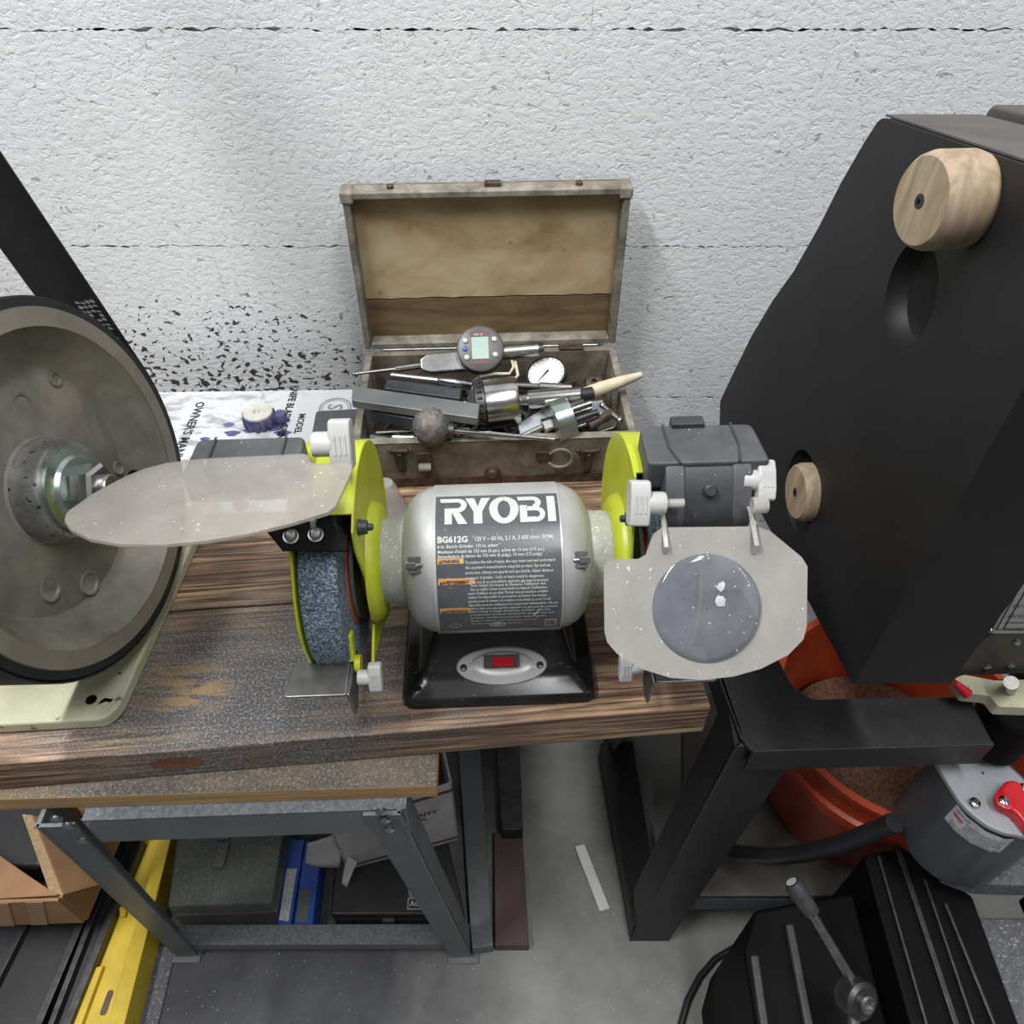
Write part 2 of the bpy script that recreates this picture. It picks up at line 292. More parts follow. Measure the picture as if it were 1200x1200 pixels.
# ------------------------------------------------------------------ mesh builder
WM = {}
def wm(o): return WM.get(o.name, Matrix.Identity(4)) if o else Matrix.Identity(4)
class MB:
    def __init__(s, M=None): s.v = []; s.f = []; s.M = M or Matrix.Identity(4)
    def add(s, vs, fs):
        k = len(s.v); s.v += [s.M @ Vector(p) for p in vs]; s.f += [tuple(i + k for i in f) for f in fs]; return s
    def box(s, c, size, rot=None):
        hx, hy, hz = (a / 2 for a in size); c = Vector(c)
        vs = [Vector((x * hx, y * hy, z * hz)) for z in (-1, 1) for y in (-1, 1) for x in (-1, 1)]
        if rot is not None: vs = [rot @ p for p in vs]
        return s.add([p + c for p in vs], [(0, 2, 3, 1), (4, 5, 7, 6), (0, 1, 5, 4), (2, 6, 7, 3), (0, 4, 6, 2), (1, 3, 7, 5)])
    def prism(s, pts, vec):
        pts = [Vector(p) for p in pts]; vec = Vector(vec); n = len(pts)
        nrm = Vector((0, 0, 0))
        for i in range(n): nrm += pts[i].cross(pts[(i + 1) % n])
        if nrm.dot(vec) < 0: pts = pts[::-1]
        vs = pts + [p + vec for p in pts]
        return s.add(vs, [tuple(range(n))[::-1], tuple(range(n, 2 * n))] + [(i, (i + 1) % n, n + (i + 1) % n, n + i) for i in range(n)])
    def loft(s, rings, cap=True, closed=True):
        n = len(rings[0]); vs = [p for r in rings for p in r]; fs = []
        for a in range(len(rings) - 1):
            for i in range(n if closed else n - 1):
                j = (i + 1) % n; fs.append((a * n + i, a * n + j, (a + 1) * n + j, (a + 1) * n + i))
        if cap and closed: fs += [tuple(range(n))[::-1], tuple(range((len(rings) - 1) * n, len(rings) * n))]
        return s.add(vs, fs)
    def lathe(s, prof, o, axis, seg=32, cap=True, start=0, span=2 * math.pi):
        o = Vector(o); a = Vector(axis).normalized(); u = a.orthogonal().normalized(); v = a.cross(u)
        rings = [[o + a * h + (u * math.cos(start + span * i / seg) + v * math.sin(start + span * i / seg)) * max(r, 1e-5) for i in range(seg)] for r, h in prof]
        return s.loft(rings, cap)
    def cyl(s, p0, p1, r0, r1=None, seg=20):
        p0 = Vector(p0); p1 = Vector(p1); r1 = r0 if r1 is None else r1
        return s.lathe([(r0, 0), (r1, (p1 - p0).length)], p0, p1 - p0, seg)
    def tube(s, pts, r, seg=10):
        pts = [Vector(p) for p in pts]; rings = []; up = None
        for i, p in enumerate(pts):
            d = (pts[min(i + 1, len(pts) - 1)] - pts[max(i - 1, 0)]).normalized()
            if up is None: up = d.orthogonal().normalized()
            up = (up - d * up.dot(d)).normalized(); b = d.cross(up)
            rr = r(i / (len(pts) - 1)) if callable(r) else r
            rings.append([p + (up * math.cos(2 * math.pi * k / seg) + b * math.sin(2 * math.pi * k / seg)) * rr for k in range(seg)])
        return s.loft(rings)
    def ball(s, c, r, seg=20, rings=12, axis=(0, 0, 1)):
        prof = [(r * math.sin(math.pi * k / rings), -r * math.cos(math.pi * k / rings)) for k in range(rings + 1)]
        return s.lathe(prof, c, axis, seg, cap=False)
    def grid(s, fn, nu, nv):
        vs = [fn(i / nu, j / nv) for j in range(nv + 1) for i in range(nu + 1)]
        return s.add(vs, [(j * (nu + 1) + i, j * (nu + 1) + i + 1, (j + 1) * (nu + 1) + i + 1, (j + 1) * (nu + 1) + i) for j in range(nv) for i in range(nu)])
    def build(s, name, mat, parent=None, bev=0, segs=2, ang=38, base=False):
        me = bpy.data.meshes.new(name); o = bpy.data.objects.new(name, me); COL.objects.link(o)
        lo = [min(p[i] for p in s.v) for i in range(3)]; hi = [max(p[i] for p in s.v) for i in range(3)]
        c = Vector([(a + b) / 2 for a, b in zip(lo, hi)])
        if parent is None: c.z = lo[2]
        L = wm(parent).inverted() @ Matrix.Translation(c) if parent else Matrix.Translation(c)
        o.parent = parent
        # the part keeps only a translation relative to its thing: bake the rest in the mesh
        loc = L.translation; inv = Matrix.Translation(loc).inverted() @ wm(parent).inverted()
        me.from_pydata([inv @ p for p in s.v], [], s.f); o.location = loc
        WM[o.name] = wm(parent) @ Matrix.Translation(loc)
        bm = bmesh.new(); bm.from_mesh(me); bmesh.ops.remove_doubles(bm, verts=bm.verts, dist=1e-6); bmesh.ops.recalc_face_normals(bm, faces=bm.faces)
        bm.to_mesh(me); bm.free()
        me.materials.append(MAT[mat] if isinstance(mat, str) else mat)
        for p in me.polygons: p.use_smooth = True
        me.set_sharp_from_angle(angle=R(ang))
        if bev:
            b = o.modifiers.new('bevel', 'BEVEL'); b.width = bev; b.segments = segs; b.limit_method = 'ANGLE'; b.angle_limit = R(40); b.harden_normals = True
        me.update(); return o
def tag(o, label=None, cat=None, group=None, kind=None):
    for k, v in (('label', label), ('category', cat), ('group', group), ('kind', kind)):
        if v: o[k] = v
    return o
def thing(name, label, cat, loc, rotz=0, group=None):
    o = bpy.data.objects.new(name, None); COL.objects.link(o); o.location = loc; o.rotation_euler = (0, 0, rotz)
    o.empty_display_size = 0.05; WM[o.name] = Matrix.Translation(loc) @ Matrix.Rotation(rotz, 4, 'Z')
    return tag(o, label, cat, group)
def plabel(o, text): o['label'] = text; return o

def roundpoly(pts, rad, n=4):
    """round the corners of a planar polygon; rad a number or a list"""
    out = []; m = len(pts); pts = [Vector(p) for p in pts]
    for i in range(m):
        r = rad[i] if isinstance(rad, (list, tuple)) else rad
        a, b, c = pts[i - 1], pts[i], pts[(i + 1) % m]
        if r <= 0: out.append(b); continue
        d1 = (a - b); d2 = (c - b); l = min(r, d1.length * 0.48, d2.length * 0.48)
        p, q = b + d1.normalized() * l, b + d2.normalized() * l
        for k in range(n + 1):
            t = k / n; out.append(p * (1 - t) ** 2 + b * 2 * t * (1 - t) + q * t * t)
    return out

def text_geo(body, size, bold=0.0, res=2, align='LEFT', sx=1.0, slices=0.0, lspace=1.0):
    """flat lettering as vertices and faces in the XY plane"""
    cu = bpy.data.curves.new('lettering', 'FONT'); cu.body = body; cu.size = size; cu.offset = bold; cu.resolution_u = res; cu.align_x = align; cu.space_line = lspace
    o = bpy.data.objects.new('lettering', cu); COL.objects.link(o)
    me = bpy.data.meshes.new_from_object(o)
    bm = bmesh.new(); bm.from_mesh(me)
    if slices:
        ys = [v.co.y for v in bm.verts]; y = min(ys) + slices
        while y < max(ys):
            bmesh.ops.bisect_plane(bm, geom=bm.verts[:] + bm.edges[:] + bm.faces[:], plane_co=(0, y, 0), plane_no=(0, 1, 0)); y += slices
    bm.verts.index_update(); vs = [(v.co.x * sx, v.co.y) for v in bm.verts]; fs = [tuple(v.index for v in f.verts) for f in bm.faces]
    bm.free(); bpy.data.objects.remove(o); bpy.data.curves.remove(cu); bpy.data.meshes.remove(me)
    return vs, fs
def letter(mb, body, size, origin, ex, ey, n, lift=0.0004, **kw):
    vs, fs = text_geo(body, size, **kw); o = Vector(origin) + Vector(n) * lift; ex = Vector(ex); ey = Vector(ey)
    mb.add([o + ex * x + ey * y for x, y in vs], fs); return mb

# ------------------------------------------------------------------ setting: wall and floor
WY = 0.79
mb = MB().box((0, WY + 0.055, 0.95), (4.0, 0.10, 2.1)); wall = tag(mb.build('wall_back', 'mortar'), kind='structure')
def block(x0, x1, z0, z1):
    pts = []
    def side(a, b, n):
        for k in range(n):
            t = k / n; p = Vector(a).lerp(Vector(b), t); jx, jz = (0.0002, 0.0020) if n > 20 else (0.00015, 0.0)
            pts.append((p[0] + random.uniform(-jx, jx), WY, p[1] + random.uniform(-jz, jz)))
    side((x0, z0), (x1, z0), 56); side((x1, z0), (x1, z1), 16); side((x1, z1), (x0, z1), 56); side((x0, z1), (x0, z0), 16)
    m = MB().prism(pts, (0, 0.006, 0)); return m.build('concrete_block', 'wall', wall)
zj = [0.0435, 0.245, 0.448, 0.650, 0.851, 1.0545, 1.258, 1.46]
offs = {4: -0.118, 5: -0.335, 3: -0.325, 2: -0.118, 1: -0.325, 0: -0.118, 6: -0.118}
for i in range(len(zj) - 1):
    x = offs[i] - 0.406 * 3
    while x < 1.5:
        block(x + 0.0001, x + 0.406 - 0.0001, zj[i] + 0.0004, zj[i + 1] - 0.0004); x += 0.406
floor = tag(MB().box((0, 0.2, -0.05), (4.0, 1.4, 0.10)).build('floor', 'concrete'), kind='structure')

# ------------------------------------------------------------------ plank bench top
ra = R(5.1); ex = Vector((math.cos(ra), math.sin(ra), 0)); ey = Vector((-math.sin(ra), math.cos(ra), 0)); UP = Vector((0, 0, 1))
corner = pz(834, 829, BENCH)
bench = thing('plank_bench', 'thick scorched pine plank bench top under the grinder and toolbox', 'workbench', corner - UP * 0.038 - ex * 0.35, ra)
for k, (d0, d1) in enumerate(((0, 0.134), (0.1355, 0.280), (0.2815, 0.428))):
    m = MB(); a = corner + ey * d0; L = 0.75
    m.prism([a - ex * L, a, a + ey * (d1 - d0), a - ex * L + ey * (d1 - d0)], -UP * 0.038)
    m.build('plank', 'pine', bench, bev=0.002)
m = MB()
kc = pz(207, 899, BENCH - 0.02); kc = corner - UP * 0.019 + ex * ((kc - corner).dot(ex)) - ey * 0.0004
m.add([kc + ex * 0.020 * math.cos(2 * math.pi * i / 20) + UP * 0.0085 * math.sin(2 * math.pi * i / 20) for i in range(20)], [tuple(range(20))])
MAT['knot'] = simple('wood_knot', '#5a3a24', '#7a5233', 90, 0.6)
m.build('knot', 'knot', bench)

# ------------------------------------------------------------------ steel stand with its plywood board
st = thing('tool_stand', 'grey splay-legged steel stand with a dusty plywood board, below the plank top', 'stand', (-0.25, 0.40, 0))
ZB = BENCH - 0.039
m = MB(); q0, q1 = pz(-40, 938, ZB), pz(511, 921, ZB)
dx = (q1 - q0).normalized(); dy = Vector((-dx.y, dx.x, 0))
m.prism([q0 - dx * 0.1, q1, q1 + dy * 0.42, q0 - dx * 0.1 + dy * 0.42], -UP * 0.019)
m.build('plywood_board', 'ply', st, bev=0.001)
ZR = ZB - 0.0195
f0, f1 = pz(95, 962, ZR), pz(476, 948, ZR)
fx = (f1 - f0).normalized(); fy = Vector((-fx.y, fx.x, 0))
def rail(a, b, h, dep, name, th=0.003):
    d = (b - a).normalized(); nrm = Vector((-d.y, d.x, 0))
    MB().prism([a, b, b + nrm * th, a + nrm * th], -UP * h).build(name, 'stand', st, bev=0.001)
    MB().prism([a + UP * 0.0005, b + UP * 0.0005, b + nrm * dep + UP * 0.0005, a + nrm * dep + UP * 0.0005], -UP * th).build(name + '_flange', 'stand_dusty', st, bev=0.0008)
rail(f0, f1, 0.042, 0.035, 'front_rail')
rail(f0 + fy * 0.36, f1 + fy * 0.36, 0.042, 0.035, 'rear_rail')
def leg(top, foot, sgn, back=False):
    d = (foot - top); w = 0.030
    m = MB()
    for (a, b) in ((fx * w * sgn, fy * 0.0035), (fx * 0.0035 * sgn, fy * w)):
        r0 = [top, top + a, top + a + b, top + b]; r1 = [foot, foot + a, foot + a + b, foot + b]
        m.loft([r0, r1])
    o = m.build('leg', 'stand', st, bev=0.0008)
    fm = MB().box(foot + Vector((0, 0.012, 0.002)) + fx * sgn * 0.012, (0.045, 0.04, 0.004)); fm.build('foot_pad', 'stand', o, bev=0.001)
tl, tr = f0 - fx * 0.034 - fy * 0.004, f1 - fx * 0.004 - fy * 0.004
gl, gr = pz(208, 1122, 0.0), pz(553, 1122, 0.0)
leg(tl, gl, 1); leg(tr, gr, -1)
leg(tl + fy * 0.36, gl + fy * 0.42, 1); leg(tr + fy * 0.36, gr + fy * 0.42, -1)
l0 = tl.lerp(gl, 0.90) + fy * 0.006; l1 = tr.lerp(gr, 0.90) + fy * 0.006
rail(l0, l1, 0.020, 0.026, 'lower_rail')
for (px, py) in ((66, 960), (80, 968), (97, 985), (447, 951), (451, 961), (456, 972)):
    base = tl if px < 300 else tr; nn = -fy
    b = pP(px, py, base - fy * 0.001, fy)
    MB().lathe([(0.0045, 0), (0.0045, 0.002), (0.002, 0.0035)], b + fy * 0.001, nn, 14).build('bolt', 'chrome', st)

# ------------------------------------------------------------------ belt grinder on the left
RW = 0.127
wc = Vector((-0.311, 0.399, 0.859)); az, el = R(-4.4), R(9.0)
wn = Vector((math.cos(az) * math.cos(el), math.sin(az) * math.cos(el), math.sin(el)))
wu = Vector((0, 0, 1)).cross(wn).normalized(); wv = wn.cross(wu)      # in-plane: wu to the back, wv up
bg = thing('belt_grinder', 'belt grinder with a big dished aluminium wheel, black rubber rim and dark belt at left', 'grinder', (-0.36, 0.42, BENCH))
W = 0.052
m = MB().lathe([(0.030, -W + 0.012), (RW, -W + 0.012), (RW, -0.0005), (RW - 0.0006, 0), (0.1135, 0), (0.1125, -0.0015), (0.096, -0.024), (0.09, -0.027), (0.05, -0.0225), (0.040, -0.022), (0.038, -0.020), (0.0355, -0.004), (0.034, -0.002), (0.004, -0.002)], wc, wn, 96)
wheel = m.build('contact_wheel', 'castal', bg, ang=30)
m = MB().lathe([(RW - 0.0006, 0.0), (0.1138, 0.0)], wc + wn * 0.0005, wn, 96, cap=False); m.build('machined_rim', 'machined', wheel)
m = MB().lathe([(0.0357, -0.004), (0.0343, -0.0014), (0.0225, -0.0012)], wc, wn, 48, cap=False); m.lathe([(0.0385, -0.020), (0.0357, -0.004)], wc, wn, 48, cap=False); m.build('hub_face', 'hub', wheel)
m = MB().lathe([(0.031, -0.0012), (0.031, 0.002), (0.0245, 0.003), (0.0225, 0.0055), (0.012, 0.0065), (0.008, 0.0065)], wc, wn, 48); m.build('washer', 'zinc', wheel, ang=25)
m = MB().lathe([(0.0165, 0.006), (0.0175, 0.0075), (0.0175, 0.020), (0.0150, 0.0225), (0.008, 0.0225)], wc, wn, 6); m.build('nut', 'chrome', wheel, ang=20)
m = MB().lathe([(0.0095, 0.02), (0.0095, 0.027), (0.008, 0.029)], wc, wn, 24); m.build('axle_stud', 'steel', wheel)
for ang, rr, hh in ((150, 0.078, 0), (122, 0.086, 1), (35, 0.085, 1), (62, 0.062, 0), (-30, 0.083, 1), (-47, 0.076, 1), (-62, 0.060, 0), (-105, 0.080, 0), (180, 0.080, 0), (95, 0.074, 0), (-135, 0.07, 0)):
    p = wc + (wu * math.cos(R(ang)) + wv * math.sin(R(ang))) * rr - wn * 0.0262
    rr0 = 0.0055 if hh else 0.0095
    mm = MB().lathe([(rr0 * 0.7, 0.0012), (rr0 * 0.78, 0.0026), (rr0, 0.0026), (rr0 * 1.05, 0.0)], p, wn, 20); mm.build('cast_boss', 'castal', wheel)
p = wc + (wu * math.cos(R(-36)) + wv * math.sin(R(-36))) * 0.0955 - wn * 0.0215
MB().lathe([(0.0055, 0.0), (0.0055, 0.002)], p, (wn - (wu * math.cos(R(-36)) + wv * math.sin(R(-36))) * 0.7), 18).build('dark_hole', 'black', wheel)
RT = 0.1345
MB().lathe([(RW - 0.001, -W + 0.01), (RT - 0.002, -W + 0.008), (RT, -W + 0.012), (RT, -0.004), (RT - 0.0015, -0.001), (RW - 0.0003, -0.0005)], wc, wn, 96, cap=False).build('rubber_tyre', 'rubber', bg)
# belt: tangent run up to the left, wrapped round the wheel
def wp(a, b, d=0.0): return wc + wu * a + wv * b + wn * d
q = pP(0, 172, wc, wn); qa, qb = (q - wc).dot(wu), (q - wc).dot(wv)
RB = RT + 0.0008; dq = math.hypot(qa, qb); th = math.atan2(qb, qa) ; half = math.acos(RB / dq)
ta = th - half                                     # tangent point at the back of the wheel
tdir = Vector((-math.sin(ta), math.cos(ta)))       # direction of travel away from the tangent point
path = [(RB * math.cos(ta) + tdir.x * s, RB * math.sin(ta) + tdir.y * s) for s in (0.62, 0.45, 0.3, 0.2, 0.1)]
path += [(RB * math.cos(ta - math.pi * k / 40), RB * math.sin(ta - math.pi * k / 40)) for k in range(41)]
tb = ta - math.pi
path += [(RB * math.cos(tb) + tdir.x * s, RB * math.sin(tb) + tdir.y * s) for s in (0.2, 0.45, 0.62)]
m = MB(); rings = []
for i, (a, b) in enumerate(path):
    nxt = Vector(path[min(i + 1, len(path) - 1)]) - Vector(path[max(i - 1, 0)]); nn = Vector((nxt.y, -nxt.x)).normalized() * 0.0006
    rings.append([wp(a - nn.x, b - nn.y, -0.002), wp(a - nn.x, b - nn.y, -0.050), wp(a + nn.x, b + nn.y, -0.050), wp(a + nn.x, b + nn.y, -0.002)])
m.loft(rings); belt = m.build('abrasive_belt', 'belt', bg)
# printed strip on the cloth side of the belt near its tangent point
inn = Vector((-math.cos(ta), -math.sin(ta)))
m = MB(); k = 0
for i in range(4):
    for j in range(19):
        s0 = -0.012 + j * 0.0042 + random.uniform(0, 0.001); d0 = -0.0055 - i * 0.0042
        if random.random() < 0.12: continue
        def bp(s, d): return wp(RB * math.cos(ta) + tdir.x * s + inn.x * 0.0011, RB * math.sin(ta) + tdir.y * s + inn.y * 0.0011, d)
        if s0 < 0: continue
        w1 = random.uniform(0.0016, 0.0032)
        m.add([bp(s0, d0), bp(s0 + w1, d0), bp(s0 + w1 + 0.001, d0 - 0.0032), bp(s0 + 0.001, d0 - 0.0032)], [(0, 1, 2, 3)])
m.build('printed_marks', 'whitelabel', belt)['kind'] = 'stuff'
# small top pulley and tracking arm, beyond the picture edge
pc = (tdir.x * 0.64, tdir.y * 0.64)
MB().lathe([(0.01, -0.052), (0.1325, -0.052), (0.1325, 0.0), (0.01, 0.0)], wp(*pc), wn, 48).build('idler_wheel', 'castal', bg)
a0, a1 = wp(0, 0, -0.075), wp(pc[0], pc[1], -0.075); sd = Vector((0, 1, 0)) * 0.02
MB().loft([[a0 - sd, a0 + sd, a0 + sd - wn * 0.015, a0 - sd - wn * 0.015], [a1 - sd, a1 + sd, a1 + sd - wn * 0.015, a1 - sd - wn * 0.015]]).build('tracking_arm', 'darksteel', bg, bev=0.002)
MB().cyl(wp(0, 0, -0.095), wp(0, 0, -0.038), 0.012).cyl(wp(pc[0], pc[1], -0.09), wp(pc[0], pc[1], -0.05), 0.01).build('axle', 'steel', bg)
pp = wp(0, 0, -0.09)
MB().prism([(pp.x - 0.03, pp.y - 0.04, BENCH + 0.012), (pp.x - 0.03, pp.y + 0.05, BENCH + 0.012), (pp.x - 0.03, pp.y + 0.025, pp.z + 0.03), (pp.x - 0.03, pp.y - 0.025, pp.z + 0.03)], (0.035, 0, 0)).build('pedestal', 'cream', bg, bev=0.003)
ZP = BENCH + 0.013
poly = [pz(x, y, ZP) for x, y in ((-120, 856), (122, 843), (140, 826), (222, 645), (262, 560))]
poly += [Vector((poly[-1].x - 0.05, 0.60, ZP)), Vector((-0.56, 0.60, ZP))]
base = MB().prism(roundpoly(poly, [0, 0.006, 0.006, 0, 0.01, 0.01, 0.01]), (0, 0, -0.0125)).build('base_plate', 'cream', bg, bev=0.0025)
b = pz(107, 820, ZP); MB().lathe([(0.0042, 0), (0.0042, 0.0003)], b, UP, 18).build('mounting_hole', 'black', base)
b = pz(124, 822, ZP); MB().prism([b + Vector(q) for q in ((-0.005, -0.003, 0), (0.0, 0.0, 0), (0.004, -0.001, 0), (0.005, 0.002, 0), (-0.002, 0.003, 0), (-0.004, 0.0, 0))], (0, 0, 0.0003)).build('paint_chip', 'black', base)
c0 = pz(8, 803, ZP)
MB().lathe([(0.024, 0), (0.028, 0.004), (0.028, 0.010), (0.02, 0.012)], (c0.x - 0.01, c0.y + 0.03, ZP), UP, 28).build('red_washer', 'red', bg)

# ------------------------------------------------------------------ bench grinder
ga = R(2.6); A = Vector((-0.011, 0.378, 0.810))
GM = Matrix.Translation(A) @ Matrix.Rotation(ga, 4, 'Z')
gr_ = thing('bench_grinder', 'silver bench grinder with lime guards, grey stones and two dusty eye shields', 'grinder', (A.x, A.y, BENCH), ga)
GI = GM.inverted()
def G(): return MB(GM)
def gl_(px, py, t): return GI @ pt(px, py, t)
zb = BENCH - A.z                                                   # bench level in grinder coordinates
# base casting
def rrect(x0, x1, y0, y1, z, r, n=4): return roundpoly([(x0, y0, z), (x1, y0, z), (x1, y1, z), (x0, y1, z)], r, n)
m = G(); m.loft([rrect(-0.0765, 0.0745, -0.059, 0.066, zb, 0.010), rrect(-0.0765, 0.0745, -0.059, 0.066, zb + 0.008, 0.010), rrect(-0.074, 0.072, -0.0565, 0.0635, zb + 0.0115, 0.009), rrect(-0.066, 0.064, -0.044, 0.056, zb + 0.0125, 0.009),
                 rrect(-0.062, 0.060, -0.040, 0.052, zb + 0.0185, 0.009), rrect(-0.060, 0.058, -0.037, 0.050, zb + 0.0205, 0.009), rrect(-0.050, 0.049, -0.010, 0.044, zb + 0.046, 0.009), rrect(-0.046, 0.045, -0.006, 0.040, zb + 0.0605, 0.009)])
gbase = m.build('base', 'blackgloss', gr_, ang=50)
for (px, py) in ((489, 806), (689, 797)):
    b = GI @ pz(px, py, BENCH + 0.0121); G().lathe([(0.0034, -0.0006), (0.0034, 0.0002)], b, UP, 16).build('screw_hole', 'black', gbase)
# switch plate on the sloping front
sl0, sl1 = Vector((0, -0.037, zb + 0.0205)), Vector((0, -0.010, zb + 0.046)); sd_ = (sl1 - sl0).normalized(); sn = Vector((0, -sd_.z, sd_.y))
sc = sl0.lerp(sl1, 0.50); sc.x = GI.to_3x3() @ Vector((0, 0, 0)) and 0
tgt = GI @ pP(588, 780, GM @ sc, GM.to_3x3() @ sn); sc = tgt
def ell(a, b, h, n=48, dy=0.0): return [sc + Vector((a * math.cos(2 * math.pi * i / n), 0, 0)) + sd_ * (b * math.sin(2 * math.pi * i / n) + dy) + sn * h for i in range(n)]
m = G(); m.loft([ell(0.0355, 0.0150, -0.002), ell(0.0355, 0.0150, 0.0018), ell(0.0345, 0.0140, 0.0028), ell(0.025, 0.0105, 0.0026, dy=0.0015), ell(0.022, 0.0085, 0.0008, dy=0.0020), ell(0.015, 0.006, 0.0004, dy=0.0025)])
sp = m.build('switch_plate', 'silver', gr_, ang=30)
Rm = Matrix((Vector((1, 0, 0)), sd_, sn)).transposed()
G().box(sc + sd_ * 0.004 + sn * 0.0022, (0.0275, 0.0095, 0.004), Rm).build('switch_frame', 'blackplastic', sp, bev=0.0005)
m = G(); r0 = sc + sd_ * 0.004 + sn * 0.0035
m.prism([r0 + Vector((-0.0075, 0, 0)) - sd_ * 0.0037, r0 + Vector((-0.0075, 0, 0)) - sd_ * 0.0037 + sn * 0.0022, r0 + Vector((0.0015, 0, 0)) - sd_ * 0.0037 + sn * 0.0016, r0 + Vector((0.0095, 0, 0)) - sd_ * 0.0037 + sn * 0.0042, r0 + Vector((0.0095, 0, 0)) - sd_ * 0.0037], sd_ * 0.0074)
m.build('rocker', 'rocker', sp, bev=0.0005)
for dx_ in (-0.030, 0.030):
    s_ = G().lathe([(0.0028, 0), (0.0028, 0.0010), (0.0022, 0.0016), (0.001, 0.0010)], sc + Vector((dx_, 0, 0)) + sn * 0.0024, sn, 16).build('screw', 'darksteel', sp)
G().lathe([(0.0016, 0), (0.0012, 0.0008)], sc + Vector((-0.024, 0, 0)) + sd_ * 0.005 + sn * 0.0025, sn, 10).build('indicator_dot', 'plate', sp)
# motor body and necks
RM = 0.0545
prof = [(0.0330, -0.0665), (0.0365, -0.0650), (0.0430, -0.0620), (0.0485, -0.0570), (0.0520, -0.0500), (0.0537, -0.0440), (RM, -0.0440), (RM, 0.0440), (0.0537, 0.0440), (0.0520, 0.0500), (0.0485, 0.0570), (0.0430, 0.0620), (0.0365, 0.0650), (0.0330, 0.0665)]
motor = G().lathe(prof, (0, 0, 0), (1, 0, 0), 72).build('motor_housing', 'silver', gr_, ang=30)
for sg in (-1, 1):
    G().lathe([(0.0335, 0.060), (0.0325, 0.070), (0.0310, 0.0895)], (0, 0, 0), (sg, 0, 0), 48).build('neck', 'silver_dusty', gr_, ang=30)
    # bolt pocket in the end bell
    d = Vector((0, -math.cos(R(44)), math.sin(R(44))))
    pc_ = Vector((sg * 0.0555, 0, 0)) + d * 0.0490; X_ = Vector((1, 0, 0)); tn = X_.cross(d)
    Rp = Matrix((X_, tn, d)).transposed()
    G().box(pc_ + d * 0.0004, (0.0105, 0.0115, 0.003), Rp).build('bolt_pocket', 'greyplastic', motor, bev=0.0006)
    mm = G(); mm.cyl(pc_ + d * 0.002 - X_ * sg * 0.001, pc_ + d * 0.002 + X_ * sg * 0.0065, 0.0030, None, 6); mm.cyl(pc_ + d * 0.002 - X_ * sg * 0.005, pc_ + d * 0.002 - X_ * sg * 0.001, 0.0016, None, 10); mm.build('bolt', 'chrome', motor)
# wrapped label: angle on the barrel where a sight line at a picture row meets it
def barrel_angle(py, px=585):
    o = GI @ CAM; d = GI.to_3x3() @ ray(px, py)
    a = d.y ** 2 + d.z ** 2; b = 2 * (o.y * d.y + o.z * d.z); c = o.y ** 2 + o.z ** 2 - (RM + 0.0004) ** 2
    t = (-b - math.sqrt(max(b * b - 4 * a * c, 0))) / (2 * a); p = o + d * t
    return math.atan2(p.z, -p.y), p.x
def bar(x, ang, r): return Vector((x, -math.cos(ang) * r, math.sin(ang) * r))
aT, _ = barrel_angle(580); aB, _ = barrel_angle(737)
lx0, lx1 = -0.0415, 0.0425
m = G(); N = 28
def lab(u, v):
    return bar(lx0 + (lx1 - lx0) * u, aB + (aT - aB) * v, RM + 0.0004)
m.grid(lab, 6, N); label = m.build('rating_label', 'label', gr_)
def wrap(mb, vs, fs, x0, ang0, lift=0.0008): mb.add([bar(x0 + x, ang0 + y / RM, RM + lift) for x, y in vs], fs); return mb
def wraptext(mb, body, size, x0, row, **kw):
    vs, fs = text_geo(body, size, slices=0.003, **kw); wrap(mb, vs, fs, x0, barrel_angle(row)[0]); return mb
# the large name: five letters cut from bars and rings
H = (barrel_angle(583.5)[0] - barrel_angle(613)[0]) * RM
def poly_letters():
    L = []; t = 0.26
    def P(pts): L.append(pts)
    return t
m = G(); Wd = 0.0174; st_ = H * 0.235; gap = 0.0016; x = lx0 + 0.0040; a0_ = barrel_angle(613)[0]
def strips(poly, x):
    bm = bmesh.new(); f = bm.faces.new([bm.verts.new((p[0], p[1], 0)) for p in poly]); bmesh.ops.triangulate(bm, faces=[f])
    y = 0.002
    while y < H: bmesh.ops.bisect_plane(bm, geom=bm.verts[:] + bm.edges[:] + bm.faces[:], plane_co=(0, y, 0), plane_no=(0, 1, 0)); y += 0.002
    bm.verts.index_update(); wrap(m, [(v.co.x, v.co.y) for v in bm.verts], [tuple(v.index for v in f.verts) for f in bm.faces], x, a0_); bm.free()
s2 = st_ * 0.95
def arc(cx, cy, rx, ry, a0, a1, n=14): return [(cx + rx * math.cos(R(a0 + (a1 - a0) * i / n)), cy + ry * math.sin(R(a0 + (a1 - a0) * i / n))) for i in range(n + 1)]
# R: roof bar with bowl, short stem, leg
bh = H * 0.30
strips([(-0.0012, H)] + arc(Wd - bh, H - bh, bh, bh, 90, -90) + [(0.0022 + s2, H - 2 * bh), (0.0022 + s2, 0), (0.0022, 0), (0.0022, H - 2 * bh + s2 * 0.8)] + arc(Wd - bh, H - bh, bh - s2 * 0.8, bh - s2 * 0.8, -90, 90) + [(-0.0012 + 0.0009, H - s2 * 0.8)], x)
strips([(Wd * 0.42, H - 2 * bh), (Wd * 0.72, H - 2 * bh), (Wd * 1.02, 0), (Wd * 0.66, 0)], x)
x += Wd - 0.0012
# Y
strips([(0, H), (s2 * 1.25, H), (Wd * 0.5, H * 0.62), (Wd - s2 * 1.25, H), (Wd, H), (Wd * 0.5 + s2 * 0.6, H * 0.42), (Wd * 0.5 + s2 * 0.6, 0), (Wd * 0.5 - s2 * 0.6, 0), (Wd * 0.5 - s2 * 0.6, H * 0.42)], x)
x += Wd - 0.0006
